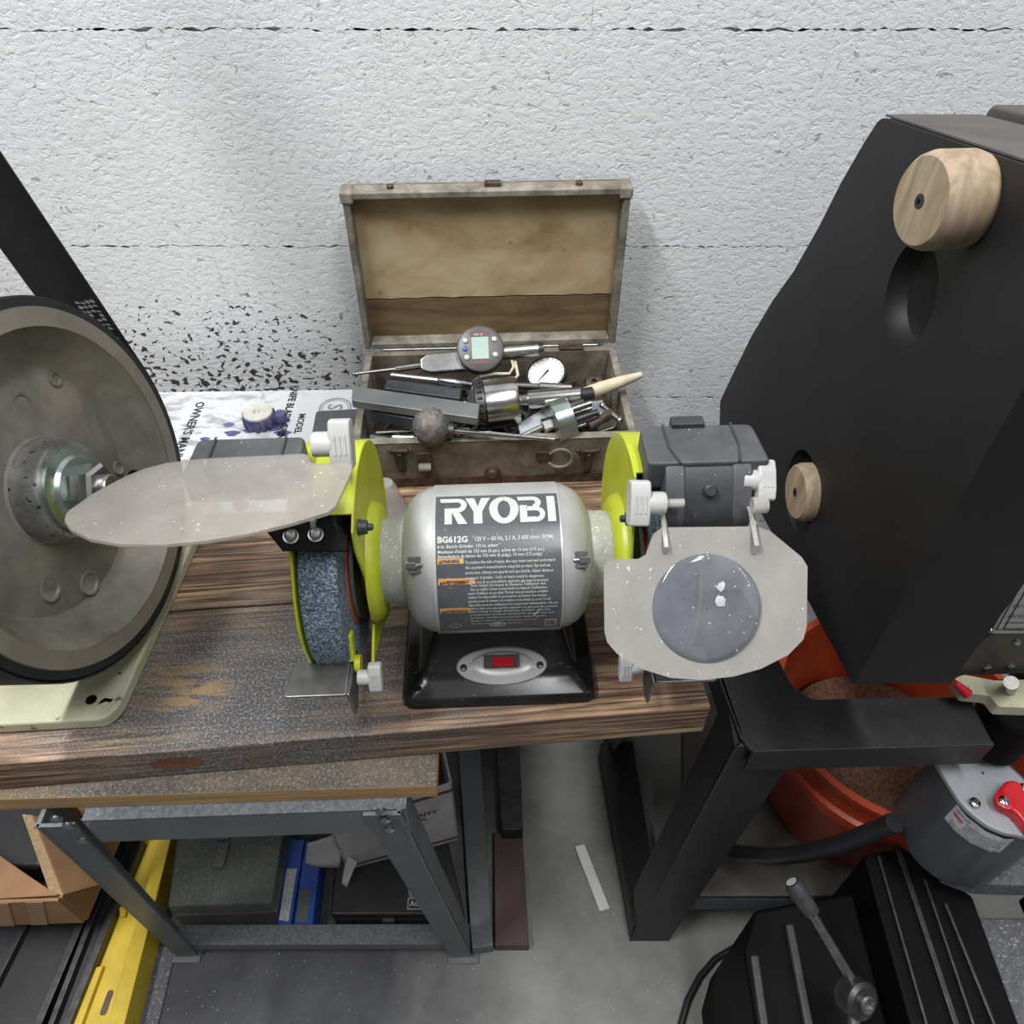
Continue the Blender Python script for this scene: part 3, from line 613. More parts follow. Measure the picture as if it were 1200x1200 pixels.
# O
o1 = arc(Wd * 0.56, H / 2, Wd * 0.58, H * 0.53, 91, 270); i1 = arc(Wd * 0.56, H / 2, Wd * 0.58 - s2 * 1.15, H * 0.53 - s2 * 0.85, 270, 91)
strips(o1 + i1, x)
o1 = arc(Wd * 0.56, H / 2, Wd * 0.58, H * 0.53, 270, 449); i1 = arc(Wd * 0.56, H / 2, Wd * 0.58 - s2 * 1.15, H * 0.53 - s2 * 0.85, 449, 270)
strips(o1 + i1, x)
x += Wd * 1.12 + gap * 0.6
# B
r1 = H * 0.27
strips([(-0.0014, H)] + arc(Wd * 0.86 - r1, H - r1, r1, r1, 90, -60, 10) + [(Wd * 0.5, H * 0.5), (Wd * 0.25, H * 0.55), (Wd * 0.25, H * 0.44)] + [(Wd * 0.86 - r1, H * 0.46)] + arc(Wd * 0.86 - r1, H - r1, r1 - s2 * 0.8, r1 - s2 * 0.8, -80, 90, 10) + [(-0.0007, H - s2 * 0.8)], x)
strips([(Wd * 0.25, H * 0.57), (Wd - r1 * 1.1, H * 0.57)] + arc(Wd - r1 * 1.05, r1 * 1.03, r1 * 1.03, r1 * 1.03, 90, -90, 10) + [(0.0, 0), (0.0, H * 0.62), (s2, H * 0.62), (s2, s2 * 0.8)] + [(Wd - r1 * 1.1, s2 * 0.8)] + arc(Wd - r1 * 1.05, r1 * 1.03, r1 * 0.45, r1 * 0.45, -85, 90, 8) + [(Wd * 0.25, r1 * 1.48)], x)
x += Wd + gap
strips([(0, 0), (s2 * 1.1, 0), (s2 * 1.1, H), (0, H)], x)
m.build('brand_lettering', 'print', label)
m = G()
wraptext(m, 'BG612G', 0.0058, lx0 + 0.0012, 634, bold=0.00022)
wraptext(m, '120 V ~ 60 Hz, 2.1 A, 3 600 r/min (RPM)', 0.0041, lx0 + 0.026, 633, sx=0.78, bold=0.00006)
wraptext(m, '6 in. Bench Grinder, 1/2 in. arbor', 0.0030, lx0 + 0.0012, 640.5, bold=0.00006)
wraptext(m, 'Meuleuse d\'établi de 152 mm (6 po.), arbre de 13 mm (1/2 po.)', 0.0030, lx0 + 0.0012, 646.5, bold=0.00006, sx=0.93)
wraptext(m, 'Esmeriladora de banco de 152 mm (6 pulg.), 13 mm (1/2 pulg.)', 0.0030, lx0 + 0.0012, 652, bold=0.00006, sx=0.92)
body1 = ['To reduce the risk of injury, the user must read and understand', 'the operator\'s manual before using this product. Eye and ear', 'protection. Always use guards and eye shields. Adjust distance', 'or speed of grinder. Curls or burrs could be dangerous.', 'Do not use in an area where explosive gas may be present.']
body2 = ['   Pour réduire les risques de blessures, l\'utilisateur doit', '   lire et veiller à bien comprendre le manuel d\'utilisation', 'avant d\'utiliser ce produit. Porter une protection oculaire', 'utiliser les dispositifs de protection et écrans des meules', 'ajuster pour la vitesse de rotation et la distance pour l\'outil', 'étincelles peuvent enflammer les matériaux inflammables. Ne pas', 'utiliser dans une atmosphère explosive ou gaz peut être présent.']
body3 = ['Para reducir el riesgo de lesiones, el usuario debe leer', 'y comprender el manual del operador antes de usar este', 'producto. Use siempre protección ocular y guardas.', 'Ajuste la distancia entre el soporte y la rueda.', 'No utilice en atmósferas explosivas.']
rows = [658, 664, 670, 676, 681]
for tx, r_ in zip(body1, rows): wraptext(m, tx, 0.0029, lx0 + 0.0195, r_ + 1.5, sx=0.80, res=1, bold=0.00005)
rows = [685, 689.5, 694, 698.5, 703, 707.5, 711.5]
for tx, r_ in zip(body2, rows): wraptext(m, tx, 0.0029, lx0 + 0.0205, r_ + 1.5, sx=0.80, res=1, bold=0.00005)
rows = [715, 718.5, 722, 725.5, 728.5]
for tx, r_ in zip(body3, rows): wraptext(m, tx, 0.0029, lx0 + 0.0215, r_ + 1.5, sx=0.86, res=1, bold=0.00005)
wraptext(m, 'UL', 0.0030, lx0 + 0.009, 733, bold=0.00005)
wraptext(m, 'c      us', 0.0022, lx0 + 0.0062, 732.5, bold=0.00003)
wraptext(m, '®', 0.0034, lx1 - 0.0052, 613)
m.build('small_print', 'print', label)
def ring_on(mb, x0, row, rx, ry, wdt):
    a = barrel_angle(row)[0]; n = 28
    vs = [];
    for i in range(n):
        c, s = math.cos(2 * math.pi * i / n), math.sin(2 * math.pi * i / n)
        vs += [(rx * c, ry * s), ((rx - wdt) * c, (ry - wdt) * s)]
    wrap(mb, vs, [(2 * i, 2 * ((i + 1) % n), 2 * ((i + 1) % n) + 1, 2 * i + 1) for i in range(n)], x0, a)
m = G(); ring_on(m, lx0 + 0.0112, 731, 0.0038, 0.0032, 0.0005); ring_on(m, lx0 + 0.040, 731, 0.0056, 0.0036, 0.0012); ring_on(m, lx0 + 0.040, 731, 0.0030, 0.0018, 0.0014)
def patch(mb, x0, x1, r0, r1, lift=0.00065):
    a, b = barrel_angle(r1)[0], barrel_angle(r0)[0]
    mb.grid(lambda u, v: bar(x0 + (x1 - x0) * u, a + (b - a) * v, RM + lift), 1, 4)
patch(m, lx1 - 0.011, lx1 - 0.003, 727, 735); m.build('approval_marks', 'print', label)
m = G(); patch(m, lx1 - 0.0103, lx1 - 0.0037, 728.2, 733.8, 0.0009); m.build('mark_panel', 'label', label)
m = G(); patch(m, lx0 + 0.001, lx0 + 0.0185, 652.5, 659); patch(m, lx0 + 0.001, lx0 + 0.0255, 676, 683.5); patch(m, lx0 + 0.001, lx0 + 0.0215, 710.5, 716.5); m.build('warning_bars', 'orange_print', label)
m = G()
for tx, row, sx_ in (('⚠ WARNING', 658, 0.72), ('⚠ AVERTISSEMENT', 682.5, 0.72), ('⚠ ADVERTENCIA', 715.5, 0.72)):
    vs, fs = text_geo(tx.replace('⚠ ', '  '), 0.0034, bold=0.0001, slices=0.003, sx=sx_); wrap(m, vs, fs, lx0 + 0.0025, barrel_angle(row)[0], 0.0010)
    a = barrel_angle(row)[0]; wrap(m, [(0, 0), (0.0022, 0), (0.0011, 0.0022)], [(0, 1, 2)], lx0 + 0.0018, a, 0.0010)
m.build('warning_words', 'black_print', label)
# label scuffs: bare scratch of silver
m = G(); a1 = barrel_angle(722)[0]
wrap(m, [(0, 0), (0.0015, 0.0002), (0.004, 0.003), (0.0062, 0.0075), (0.0052, 0.0068), (0.003, 0.0045), (0.0012, 0.0028)], [tuple(range(7))], lx0 + 0.064, a1, 0.0012); m.build('scratch', 'silver', label)
# wheels, guards on both sides
def arcpts(r, a0, a1, n): return [(r * math.cos(R(a0 + (a1 - a0) * i / n)), r * math.sin(R(a0 + (a1 - a0) * i / n))) for i in range(n + 1)]
for sg in (-1, 1):
    wheel_ = G().lathe([(0.014, 0.1035), (0.0735, 0.1035), (0.0755, 0.1055), (0.0755, 0.1265), (0.0735, 0.1285), (0.014, 0.1285)], (0, 0, 0), (sg, 0, 0), 72).build('grinding_wheel', 'stone', gr_, ang=30)
    G().lathe([(0.030, 0.1020), (0.044, 0.1026), (0.0445, 0.1035)], (0, 0, 0), (sg, 0, 0), 48).build('paper_blotter', 'blotter', wheel_)
    G().lathe([(0.016, 0.0925), (0.024, 0.0925), (0.026, 0.0965), (0.034, 0.0970), (0.0405, 0.0990), (0.0405, 0.1018)], (0, 0, 0), (sg, 0, 0), 48).build('flange', 'steel', wheel_, ang=20)
    # inner plate
    arc_ = arcpts(0.089, 120 if sg < 0 else 98, -78, 40)
    front = [(-0.012, -0.064), (-0.026, -0.036), (-0.038, 0.030)] + ([(-0.046, 0.060)] if sg < 0 else [])
    pl = [(sg * 0.0900, y, z) for y, z in arc_ + front]
    guard = G().prism(pl, (sg * 0.0018, 0, 0)).build('wheel_guard', 'lime', gr_, bev=0.0006)
    # rim hoop and outer cover
    rings = []
    for i in range(41):
        st0 = 112 if sg < 0 else 96; a = R(st0 - (st0 + 78) * i / 40); c, s = math.cos(a), math.sin(a)
        rings.append([Vector((sg * 0.0905, c * r, s * r)) for r in (0.0872, 0.0892)] + [Vector((sg * 0.1320, c * r, s * r)) for r in (0.0892, 0.0872)])
    G().loft(rings).build('guard_rim', 'lime', gr_, bev=0.0005)
    pl2 = [(sg * 0.1305, y, z) for y, z in arcpts(0.089, 112 if sg < 0 else 96, -78, 40) + arcpts(0.0745, 282, 150, 30)]
    G().prism(pl2, (sg * 0.002, 0, 0)).build('guard_cover', 'lime', gr_, bev=0.0006)
    # raised collar ring round the neck
    G().lathe([(0.030, 0.0815), (0.038, 0.0820), (0.0425, 0.0845), (0.0440, 0.0880), (0.0445, 0.0905)], (0, 0, 0), (sg, 0, 0), 56).build('guard_collar', 'lime', gr_, ang=50)
    # black push fastener on the plate
    q = Vector((sg * 0.0895, -0.030, 0.067)); G().lathe([(0.0055, 0), (0.0045, 0.0055), (0.0025, 0.006), (0.0022, 0.009), (0.001, 0.0095)], q, (-sg, 0, 0), 18).build('fastener', 'blackplastic', gr_)
    # tool-rest arm below the guard
    G().prism([(sg * 0.0905, -0.036, -0.028), (sg * 0.0905, 0.006, -0.038), (sg * 0.0905, -0.006, -0.066), (sg * 0.0905, -0.062, -0.040)], (sg * 0.0022, 0, 0)).build('rest_arm', 'lime', gr_, bev=0.0005)

def knob(c, axis, wing, s, parent, name='clamp_knob'):
    """white wing knob: round boss and a flat ribbed grip"""
    c = Vector(c); axis = Vector(axis).normalized(); wing = Vector(wing); wing = (wing - axis * wing.dot(axis)).normalized(); b = axis.cross(wing)
    o = MB(GM).lathe([(0.0062 * s, 0), (0.0066 * s, 0.001 * s), (0.0066 * s, 0.010 * s), (0.006 * s, 0.011 * s)], c, axis, 24).build(name, 'knobwhite', parent, ang=30)
    r0 = c + axis * 0.009 * s
    pr = [(-0.0125, 0.0036), (-0.0120, -0.0036), (0.0120, -0.0036), (0.0125, 0.0036)]
    pts = [r0 + wing * a * s + b * d * s for a, d in ((-0.0125, 0.0045), (-0.0130, 0), (-0.0125, -0.0045), (-0.006, -0.0062), (0.006, -0.0062), (0.0125, -0.0045), (0.0130, 0), (0.0125, 0.0045), (0.006, 0.0062), (-0.006, 0.0062))]
    MB(GM).prism(pts, axis * 0.0115 * s).build('grip', 'knobwhite', o, bev=0.0015)
    mm = MB(GM)
    for k in (-1, 0, 1): mm.box(r0 + axis * 0.0055 * s + b * 0.0064 * s + wing * k * 0.0028 * s, (0.001, 0.001, 0.001)) if False else None
    for k in (-1, 0, 1):
        q = r0 + axis * (0.0058 + 0.0026 * k) * s - b * 0.0062 * s
        mm.prism([q - wing * 0.005 * s - axis * 0.0006, q + wing * 0.005 * s - axis * 0.0006, q + wing * 0.005 * s + axis * 0.0006, q - wing * 0.005 * s + axis * 0.0006], -b * 0.0006)
        q = q + b * 0.0124 * s
        mm.prism([q - wing * 0.005 * s - axis * 0.0006, q + wing * 0.005 * s - axis * 0.0006, q + wing * 0.005 * s + axis * 0.0006, q - wing * 0.005 * s + axis * 0.0006], b * 0.0006)
    mm.build('grip_ribs', 'knobwhite', o)
    return o
gv = lambda v: GI.to_3x3() @ Vector(v)
# tool rests: folded steel plate, upright slotted tab, knob
def tool_rest(sg):
    X = lambda a: sg * (a + 0.006)
    zt = -0.030; tf = 0.0022
    m = G(); yb, yf = -0.068, -0.0965
    zt = -0.025
    m.prism(roundpoly([(X(0.0985), yb, zt), (X(0.137), yb, zt), (X(0.141), yf, zt), (X(0.0985), yf, zt)], [0, 0.006, 0.003, 0.002]), (0, 0, -tf))
    m.prism([(X(0.0985), yb, zt), (X(0.0985), yf, zt), (X(0.0975), yf + 0.001, zt - 0.028), (X(0.0975), yf + 0.010, zt - 0.032), (X(0.0975), yb + 0.012, zt - 0.006)], (-sg * tf, 0, 0))
    r = m.build('tool_rest', 'steel', gr_, bev=0.001)
    G().box((X(0.0985), -0.0635, zt + 0.009), (0.0065, 0.0085, 0.021), Matrix.Rotation(R(-25), 3, 'X')).build('rest_clip', 'lime', gr_, bev=0.0012)
    G().lathe([(0.0062, 0), (0.0062, 0.004)], (X(0.0955), -0.069, zt - 0.004), (-sg, 0, 0), 18).build('rest_washer', 'lime', gr_)
    knob((X(0.0935), -0.078, zt - 0.008), (-sg, 0, 0.0), (0, 0.5, 1), 0.82, gr_)
    return r
for sg in (-1, 1): tool_rest(sg)
# spark deflector over the left stone
C0 = pt(352, 626, 0.478); nn = (CAM - C0).normalized() * 0.55 + UP * 0.45; nn.normalize()
P5 = [GI @ pP(x, y, C0, nn) for x, y in ((312, 622), (331, 645), (408, 646), (384, 600), (340, 600))]
sdf = G().prism(P5, gv(nn) * -0.002).build('spark_deflector', 'black', gr_, bev=0.0004)
for (x, y) in ((341, 629), (370, 627)):
    b = GI @ pP(x, y, C0, nn); n_ = gv(nn)
    G().lathe([(0.0048, 0), (0.0048, 0.0008), (0.0038, 0.001), (0.0040, 0.003), (0.0028, 0.0042), (0.0012, 0.0036)], b, n_, 20).build('screw', 'steel', sdf, ang=20)
for (xa, ya, xb, yb_) in ((335, 614, 330, 603), (363, 612, 352, 596)):
    a = GI @ pP(xa, ya, C0, nn); b = GI @ pP(xb, yb_, C0, nn); sx_ = Vector((0.0045, 0, 0)); n_ = gv(nn)
    G().prism([a, a + sx_, b + sx_, b], n_ * 0.0007).build('lime_tab', 'lime', sdf)
# lamp heads, brackets and eye shields
def lamp(cx, sg):
    """cx: grinder x of the lamp centre"""
    o = GI @ Vector((0, 0.359, 0.915)); yf = o.y; zt = o.z; h = 0.038 if sg > 0 else 0.035
    top = roundpoly([(cx - h, yf + 0.040, zt - 0.002), (cx + h, yf + 0.040, zt - 0.002), (cx + h + 0.001, yf, zt), (cx - h - 0.001, yf, zt)], [0.006, 0.006, 0.003, 0.003])
    L = MB(GM).prism(top, (0, 0, -0.022)).build('lamp_head', 'greyplastic', gr_, bev=0.002)
    for k in (-1, 1):
        MB(GM).prism([(cx + k * 0.022, yf + 0.0395, zt - 0.001), (cx + k * 0.0235, yf + 0.0395, zt - 0.001), (cx + k * 0.0235, yf + 0.015, zt), (cx + k * 0.0195, yf - 0.001, zt + 0.0005), (cx + k * 0.0180, yf - 0.001, zt + 0.0005), (cx + k * 0.022, yf + 0.015, zt)], (0, 0, 0.0006)).build('lid_seam', 'blackplastic', L)
    # sloping front bracket
    pr = [(yf + 0.004, zt - 0.002), (yf - 0.004, zt - 0.006), (yf - 0.021, zt - 0.030), (yf - 0.021, zt - 0.040), (yf - 0.010, zt - 0.046), (yf + 0.006, zt - 0.026)]
    if sg < 0: pr = [(yf + 0.004, zt - 0.002), (yf - 0.003, zt - 0.004), (yf - 0.007, zt - 0.012), (yf + 0.004, zt - 0.020)]
    MB(GM).prism([(cx - 0.0165, y, z) for y, z in pr], (0.033, 0, 0)).build('hinge_block', 'blackplastic', L, bev=0.0015)
    for k in (-1, 1):
        a = cx + k * 0.0215
        MB(GM).prism([(a - 0.0065, y, z + 0.0015) for y, z in pr], (0.013, 0, 0)).build('hinge_cheek', 'greyplastic', L, bev=0.002)
    b = Vector((cx, yf - 0.0105, zt - 0.0145)); n_ = Vector((0, -0.82, 0.57))
    MB(GM).lathe([(0.0042, -0.001), (0.0042, 0.003), (0.003, 0.0042)], b, n_, 18).build('button', 'blackplastic', L)
    if sg > 0: MB(GM).box((cx - 0.006, yf + 0.0405, zt - 0.002), (0.022, 0.009, 0.008)).build('battery_latch', 'blackplastic', L, bev=0.001)
    return Vector((cx, yf - 0.020, zt - 0.034))
lamp_r = (GI @ pt(820, 540, 0.507)).x; lamp_l = (GI @ pt(297, 525, 0.507)).x
hr = lamp(lamp_r, 1); hl = lamp(lamp_l, -1)
# right shield, hanging in front of the stone
Rn = Vector((0, -_c, _s)); RC = pt(828, 700, 0.482)
out = [(776, 618), (888, 617), (903, 622), (941, 653), (948, 664), (947, 735), (943, 750), (925, 768), (893, 784), (860, 793), (822, 797), (785, 794), (750, 783), (722, 765), (711, 752), (708, 740), (707, 664), (712, 657), (722, 655), (748, 655), (757, 650), (765, 626)]
def shield(out, C, n, mat, nm='eye_shield', th=0.0026, hole=None):
    pts = [GI @ pP(x, y, C, n) for x, y in out]; nl = gv(n)
    if not hole: return G().prism(pts, nl * -th).build(nm, mat, gr_, bev=0.0007)
    hc, hr_ = hole; eu = Vector((1, 0, 0)); ev = nl.cross(eu).normalized(); N = 96; inner = []; outer = []
    P2 = [((p - hc).dot(eu), (p - hc).dot(ev)) for p in pts]
    angs = sorted(set([2 * math.pi * k / N for k in range(N)] + [math.atan2(b, a) % (2 * math.pi) for a, b in P2]))
    for a in angs:
        d = Vector((math.cos(a), math.sin(a))); best = None
        for i in range(len(P2)):
            p, q = Vector(P2[i]), Vector(P2[(i + 1) % len(P2)]); e = q - p; den = d.x * e.y - d.y * e.x
            if abs(den) < 1e-12: continue
            t = (p.x * e.y - p.y * e.x) / den; u = (p.x * d.y - p.y * d.x) / den
            if t > 0 and -1e-6 <= u <= 1 + 1e-6 and (best is None or t < best): best = t
        inner.append(hc + (eu * d.x + ev * d.y) * hr_); outer.append(hc + (eu * d.x + ev * d.y) * best)
    b = nl * -th
    rings = [inner, outer, [p + b for p in outer], [p + b for p in inner], inner]
    return G().loft(rings, cap=False).build(nm, mat, gr_, ang=30)
lc = GI @ pP(828, 713, RC, Rn)
sr = shield(out, RC, Rn, 'shield', hole=(lc, 0.0343)); plabel(sr, 'dusty clear shield with a round magnifier')
nR = gv(Rn)
G().lathe([(0.0345, 0.0), (0.0342, 0.0006), (0.030, 0.0010), (0.02, 0.0016), (0.01, 0.0020), (0.0004, 0.0021)], lc, nR, 64, cap=False).build('magnifier_lens', 'lens', sr, ang=60)
m = G(); mm = 0
for (x, y, r) in ((844, 687, 0.0028), (843, 704, 0.0038)):
    q = GI @ pP(x, y, RC, Rn)
    m.add([q + nR * 0.0026 + Vector((1, 0, 0)) * r * (0.9 + random.uniform(-0.2, 0.2)) * math.cos(2 * math.pi * i / 18) + gv(Vector((0, _s, _c))) * r * 1.15 * (0.9 + random.uniform(-0.2, 0.2)) * math.sin(2 * math.pi * i / 18) for i in range(18)], [tuple(range(18))])
m.build('pale_spots', 'whitelabel', sr)  # two pale uneven spots set just above the lens
for (x, y0, y1) in ((779, 575, 652), (884, 578, 650)):
    a = GI @ pP(x, y1, RC, Rn); b = Vector((a.x, hr.y + 0.004, hr.z + 0.006)); up_ = gv(Vector((0, _s, _c)))
    c1 = a + up_ * 0.018
    G().prism([a - Vector((0.0016, 0, 0)), a + up_ * 0.020 - Vector((0.0016, 0, 0)), b + Vector((-0.0016, 0.006, 0.004)), b + Vector((-0.0016, -0.006, 0.005)), a + nR * 0.006 + up_ * 0.006 - Vector((0.0016, 0, 0))], (0.0032, 0, 0)).build('shield_arm', 'clear', sr, bev=0.0006)
kc = GI @ pt(779, 590, 0.478); knob(kc, (-1, 0.0, 0.06), (0, 0.6, 0.8), 1.12, gr_)
kc2 = GI @ pt(868, 562, 0.492); knob(kc2, (1, 0.0, -0.1), (0, 0.75, 0.6), 1.05, gr_)
G().cyl((kc.x - 0.002, kc.y, kc.z), (kc.x + 0.012, kc.y, kc.z), 0.0028).build('hinge_pin', 'clear', gr_)
q = GI @ pt(890, 592, 0.476); G().cyl(q - Vector((0.005, 0, 0)), q + Vector((0.005, 0, 0)), 0.0052).build('hinge_pin', 'clear', gr_, bev=0.001)
# left shield, swung up towards the viewer
pa, pb = pt(240, 540, 0.465), pt(240, 633, 0.385)
Ln = Vector((1, 0, 0)).cross((pa - pb)).normalized()
if Ln.z < 0: Ln = -Ln
lout = [(76, 603), (80, 598), (110, 577), (148, 557), (168, 549), (195, 542), (235, 537), (300, 534), (355, 531), (362, 533), (364, 541), (370, 543), (408, 541), (414, 545), (412, 553), (394, 592), (384, 600), (340, 613), (290, 625), (240, 633), (190, 637.5), (140, 637), (105, 631), (82, 620), (75, 610)]
sl = shield(lout, pa, Ln, 'shield_thin'); plabel(sl, 'dusty clear shield swung up over the left stone')
kl = GI @ pt(367, 521, 0.475); knob(kl, (1, -0.02, 0.02), (0.0, 0.5, 0.85), 1.2, gr_)
for (x) in (240, 356):
    a = GI @ pP(x, 545, pa, Ln); b = Vector((a.x, hl.y + 0.002, hl.z + 0.004))
    G().prism([a - Vector((0.0016, 0, 0.0)), a + gv((pa - pb).normalized()) * 0.008 - Vector((0.0016, 0, 0)), b + Vector((-0.0016, 0.006, 0)), b + Vector((-0.0016, -0.006, -0.002))], (0.0032, 0, 0)).build('shield_arm', 'clear', sl, bev=0.0006)

# ------------------------------------------------------------------ old toolbox
ta_ = R(2.6); bx0 = pz(411, 522, 0.756); bx1 = pz(748, 512, 0.756)
tex = (bx1 - bx0); BW = tex.length; tex.normalize(); tey = Vector((-tex.y, tex.x, 0)); BD = 0.162; BZ = 0.756
tb_ = thing('toolbox', 'old worn wooden toolbox with its lid open against the wall, behind the grinder', 'toolbox', (bx0 + tex * BW / 2 + tey * BD / 2) - UP * (BZ - BENCH), math.atan2(tex.y, tex.x))
ORG = Vector((bx0.x, bx0.y, BENCH)); TM = Matrix((( tex.x, tey.x, 0, ORG.x), (tex.y, tey.y, 0, ORG.y), (0, 0, 1, ORG.z), (0, 0, 0, 1)))
TI = TM.inverted()
def T(): return MB(TM)
hz = BZ - BENCH; tk = 0.008
T().box((BW / 2, tk / 2, hz / 2), (BW, tk, hz)).build('front_panel', 'case', tb_, bev=0.0015)
T().box((BW / 2, BD - tk / 2, hz / 2), (BW, tk, hz)).build('back_panel', 'case', tb_, bev=0.0015)
for xx in (tk / 2, BW - tk / 2): T().box((xx, BD / 2, hz / 2), (tk, BD - 2 * tk, hz)).build('end_panel', 'caseedge', tb_, bev=0.0015)
T().box((BW / 2, BD / 2, 0.003), (BW - 2 * tk, BD - 2 * tk, 0.006)).build('bottom_panel', 'rust', tb_)
T().box((BW / 2, -0.0006, 0.006), (BW, 0.0015, 0.012)).build('bottom_band', 'rust', tb_, bev=0.0004)
# rim strips
T().box((BW / 2, tk / 2, hz + 0.0008), (BW, tk + 0.001, 0.0016)).build('rim_strip', 'caseedge', tb_, bev=0.0005)
# lid: pivots at the rear edge, leans back to the wall
lean = R(0.8); LT = 0.024
LM = TM @ Matrix.Translation((0, BD + 0.001, hz + 0.002)) @ Matrix.Rotation(R(90) - lean, 4, 'X')
# in lid space: x along the box, y from hinge to free edge, z towards the back (outer face negative)
LD = 0.173
LM = TM @ Matrix.Translation((0, BD + 0.001, hz + 0.002)) @ Matrix(((1, 0, 0, 0), (0, math.sin(lean), -math.cos(lean), 0), (0, math.cos(lean), math.sin(lean), 0), (0, 0, 0, 1)))
def Lb(): return MB(LM)
lid = Lb().box((BW / 2, LD / 2, -LT + 0.003), (BW, LD, 0.006)).build('lid', 'case', tb_, bev=0.001)
for xx in (0.003, BW - 0.003): Lb().box((xx, LD / 2, -LT / 2), (0.007, LD, LT)).build('lid_side', 'caseedge', lid, bev=0.0015)
Lb().box((BW / 2, LD - 0.0035, -LT / 2), (BW, 0.007, LT)).build('lid_front', 'caseedge', lid, bev=0.0015)
Lb().box((BW / 2, 0.0035, -LT / 2), (BW - 0.014, 0.007, LT)).build('lid_back', 'caseedge', lid, bev=0.0015)
zi = -LT + 0.0065
bd = 0.052
def jag(y, n=20, a=0.0008): return [(0.0065 + (BW - 0.013) * i / n, y + random.uniform(-a, a)) for i in range(n + 1)]
jl = jag(bd)
Lb().prism([(0.0065, LD - 0.007, zi), (BW - 0.0065, LD - 0.007, zi)] + [(x, y + 0.0008, zi) for x, y in jl[::-1]], (0, 0, 0.0016)).build('lining_board', 'lining', lid, bev=0.0004)
Lb().prism([(0.0065, 0.007, zi), (BW - 0.0065, 0.007, zi)] + [(x, y - 0.0008, zi) for x, y in jl[::-1]], (0, 0, 0.0012)).build('lining_board', 'lining2', lid, bev=0.0004)
# fittings on the lid edge
for xx in (0.046, BW - 0.050): Lb().lathe([(0.0035, 0), (0.0035, 0.003), (0.002, 0.004)], (xx, LD, -0.010), (0, 1, 0), 14).build('lid_stud', 'rust', lid)
Lb().box((BW * 0.52, LD + 0.002, -0.012), (0.016, 0.005, 0.008)).build('catch_plate', 'rust', lid, bev=0.001)
for xx in (0.004, BW - 0.004): Lb().box((xx, LD - 0.005, -0.011), (0.013, 0.013, 0.025)).build('corner_cap', 'caseedge', lid, bev=0.003)
# hinge bar and leaves
T().cyl((0.02, BD + 0.001, hz + 0.0005), (BW - 0.02, BD + 0.001, hz + 0.0005), 0.0022, None, 12).build('hinge_bar', 'steel', tb_)
for xx in (BW * 0.42, BW * 0.82): T().box((xx, BD - 0.004, hz + 0.0018), (0.028, 0.009, 0.0016)).build('hinge_leaf', 'rust', tb_, bev=0.0004)
# front hardware
def fx_(px, py): q = TI @ pP(px, py, TM @ Vector((0, 0, 0)), -tey); return q.x, q.z
def latch(px):
    x, z = fx_(px, 538)
    L = T().prism([(x - 0.007, -0.001, z + 0.014), (x + 0.007, -0.001, z + 0.014), (x + 0.0045, -0.001, z - 0.014), (x - 0.0045, -0.001, z - 0.014)], (0, -0.003, 0)).build('draw_latch', 'rust', tb_, bev=0.0008)
    T().box((x, -0.0062, z + 0.002), (0.0045, 0.003, 0.020)).build('latch_lever', 'darksteel', L, bev=0.0006)
    T().box((x, -0.004, z + 0.0145), (0.016, 0.005, 0.003)).build('latch_hook', 'rust', L, bev=0.0006)
    for k in (-1, 1): T().lathe([(0.0022, 0), (0.001, 0.0015)], (x + k * 0.010, -0.001, z + 0.012), (0, -1, 0), 10).build('rivet', 'rust', L)
latch(470); latch(688)
x, z = fx_(498, 541)
h_ = T().box((x, -0.0015, z), (0.013, 0.003, 0.026)).build('hasp', 'rust', tb_, bev=0.0008)
T().cyl((x - 0.006, -0.005, z - 0.003), (x + 0.006, -0.005, z - 0.003), 0.0042, None, 14).build('hasp_barrel', 'caseedge', h_)
x, z = fx_(577, 553)
T().lathe([(0.008, 0), (0.008, 0.0012), (0.006, 0.002), (0.0042, 0.0045), (0.001, 0.005)], (x, -0.001, z), (0, -1, 0), 20).build('lock_boss', 'rust', tb_)
x, z = fx_(656, 534); pts = [(x + 0.012 * math.cos(R(a)), -0.004, z + 0.0115 * math.sin(R(a))) for a in range(-150, 151, 15)]
T().tube(pts, 0.0014, 8).build('handle_ring', 'caseedge', tb_)
T().box((x - 0.016, -0.0015, z + 0.002), (0.016, 0.003, 0.011)).build('ring_plate', 'rust', tb_, bev=0.001)

# ---- what lies in the toolbox (each a thing)
IZ = BENCH + 0.006
def on(px, py, Z): return pz(px, py, Z)
def slab(name, label, mat, quad, Z, th, group=None, cat='bar'):
    pts = [pz(x, y, Z) for x, y in quad]; o = MB().prism(pts, (0, 0, -th)).build(name, mat, None, bev=0.0007); return tag(o, label, cat, group)
# filler bed of small hardware lying under the tools
m = MB(TM)
rs = random.Random(3)
for i in range(230):
    c = Vector((rs.uniform(0.02, BW - 0.02), rs.uniform(0.02, BD - 0.02), rs.uniform(0.010, 0.024))); a = rs.uniform(0, 6.28); d = Vector((math.cos(a), math.sin(a), rs.uniform(-0.15, 0.15))) * rs.uniform(0.006, 0.02)
    if min(c.x - abs(d.x), BW - c.x - abs(d.x)) < 0.012 or min(c.y - abs(d.y), BD - c.y - abs(d.y)) < 0.012: continue
    m.cyl(c - d, c + d, rs.uniform(0.002, 0.004), None, 8)
tag(m.build('loose_hardware', 'darksteel', None), 'jumble of small dark drill bits and pins in the bottom of the toolbox', 'hardware', kind='stuff')
slab('steel_bar', 'charcoal ground steel bar lying behind the long pale bar in the toolbox', 'bardark', ((454, 444), (541, 455), (539, 467), (450, 455)), 0.766, 0.014)
slab('steel_bar', 'long pale grey steel bar poking over the left wall of the toolbox', 'barlight', ((413, 452), (562, 473), (560, 490), (412, 469)), 0.786, 0.009)
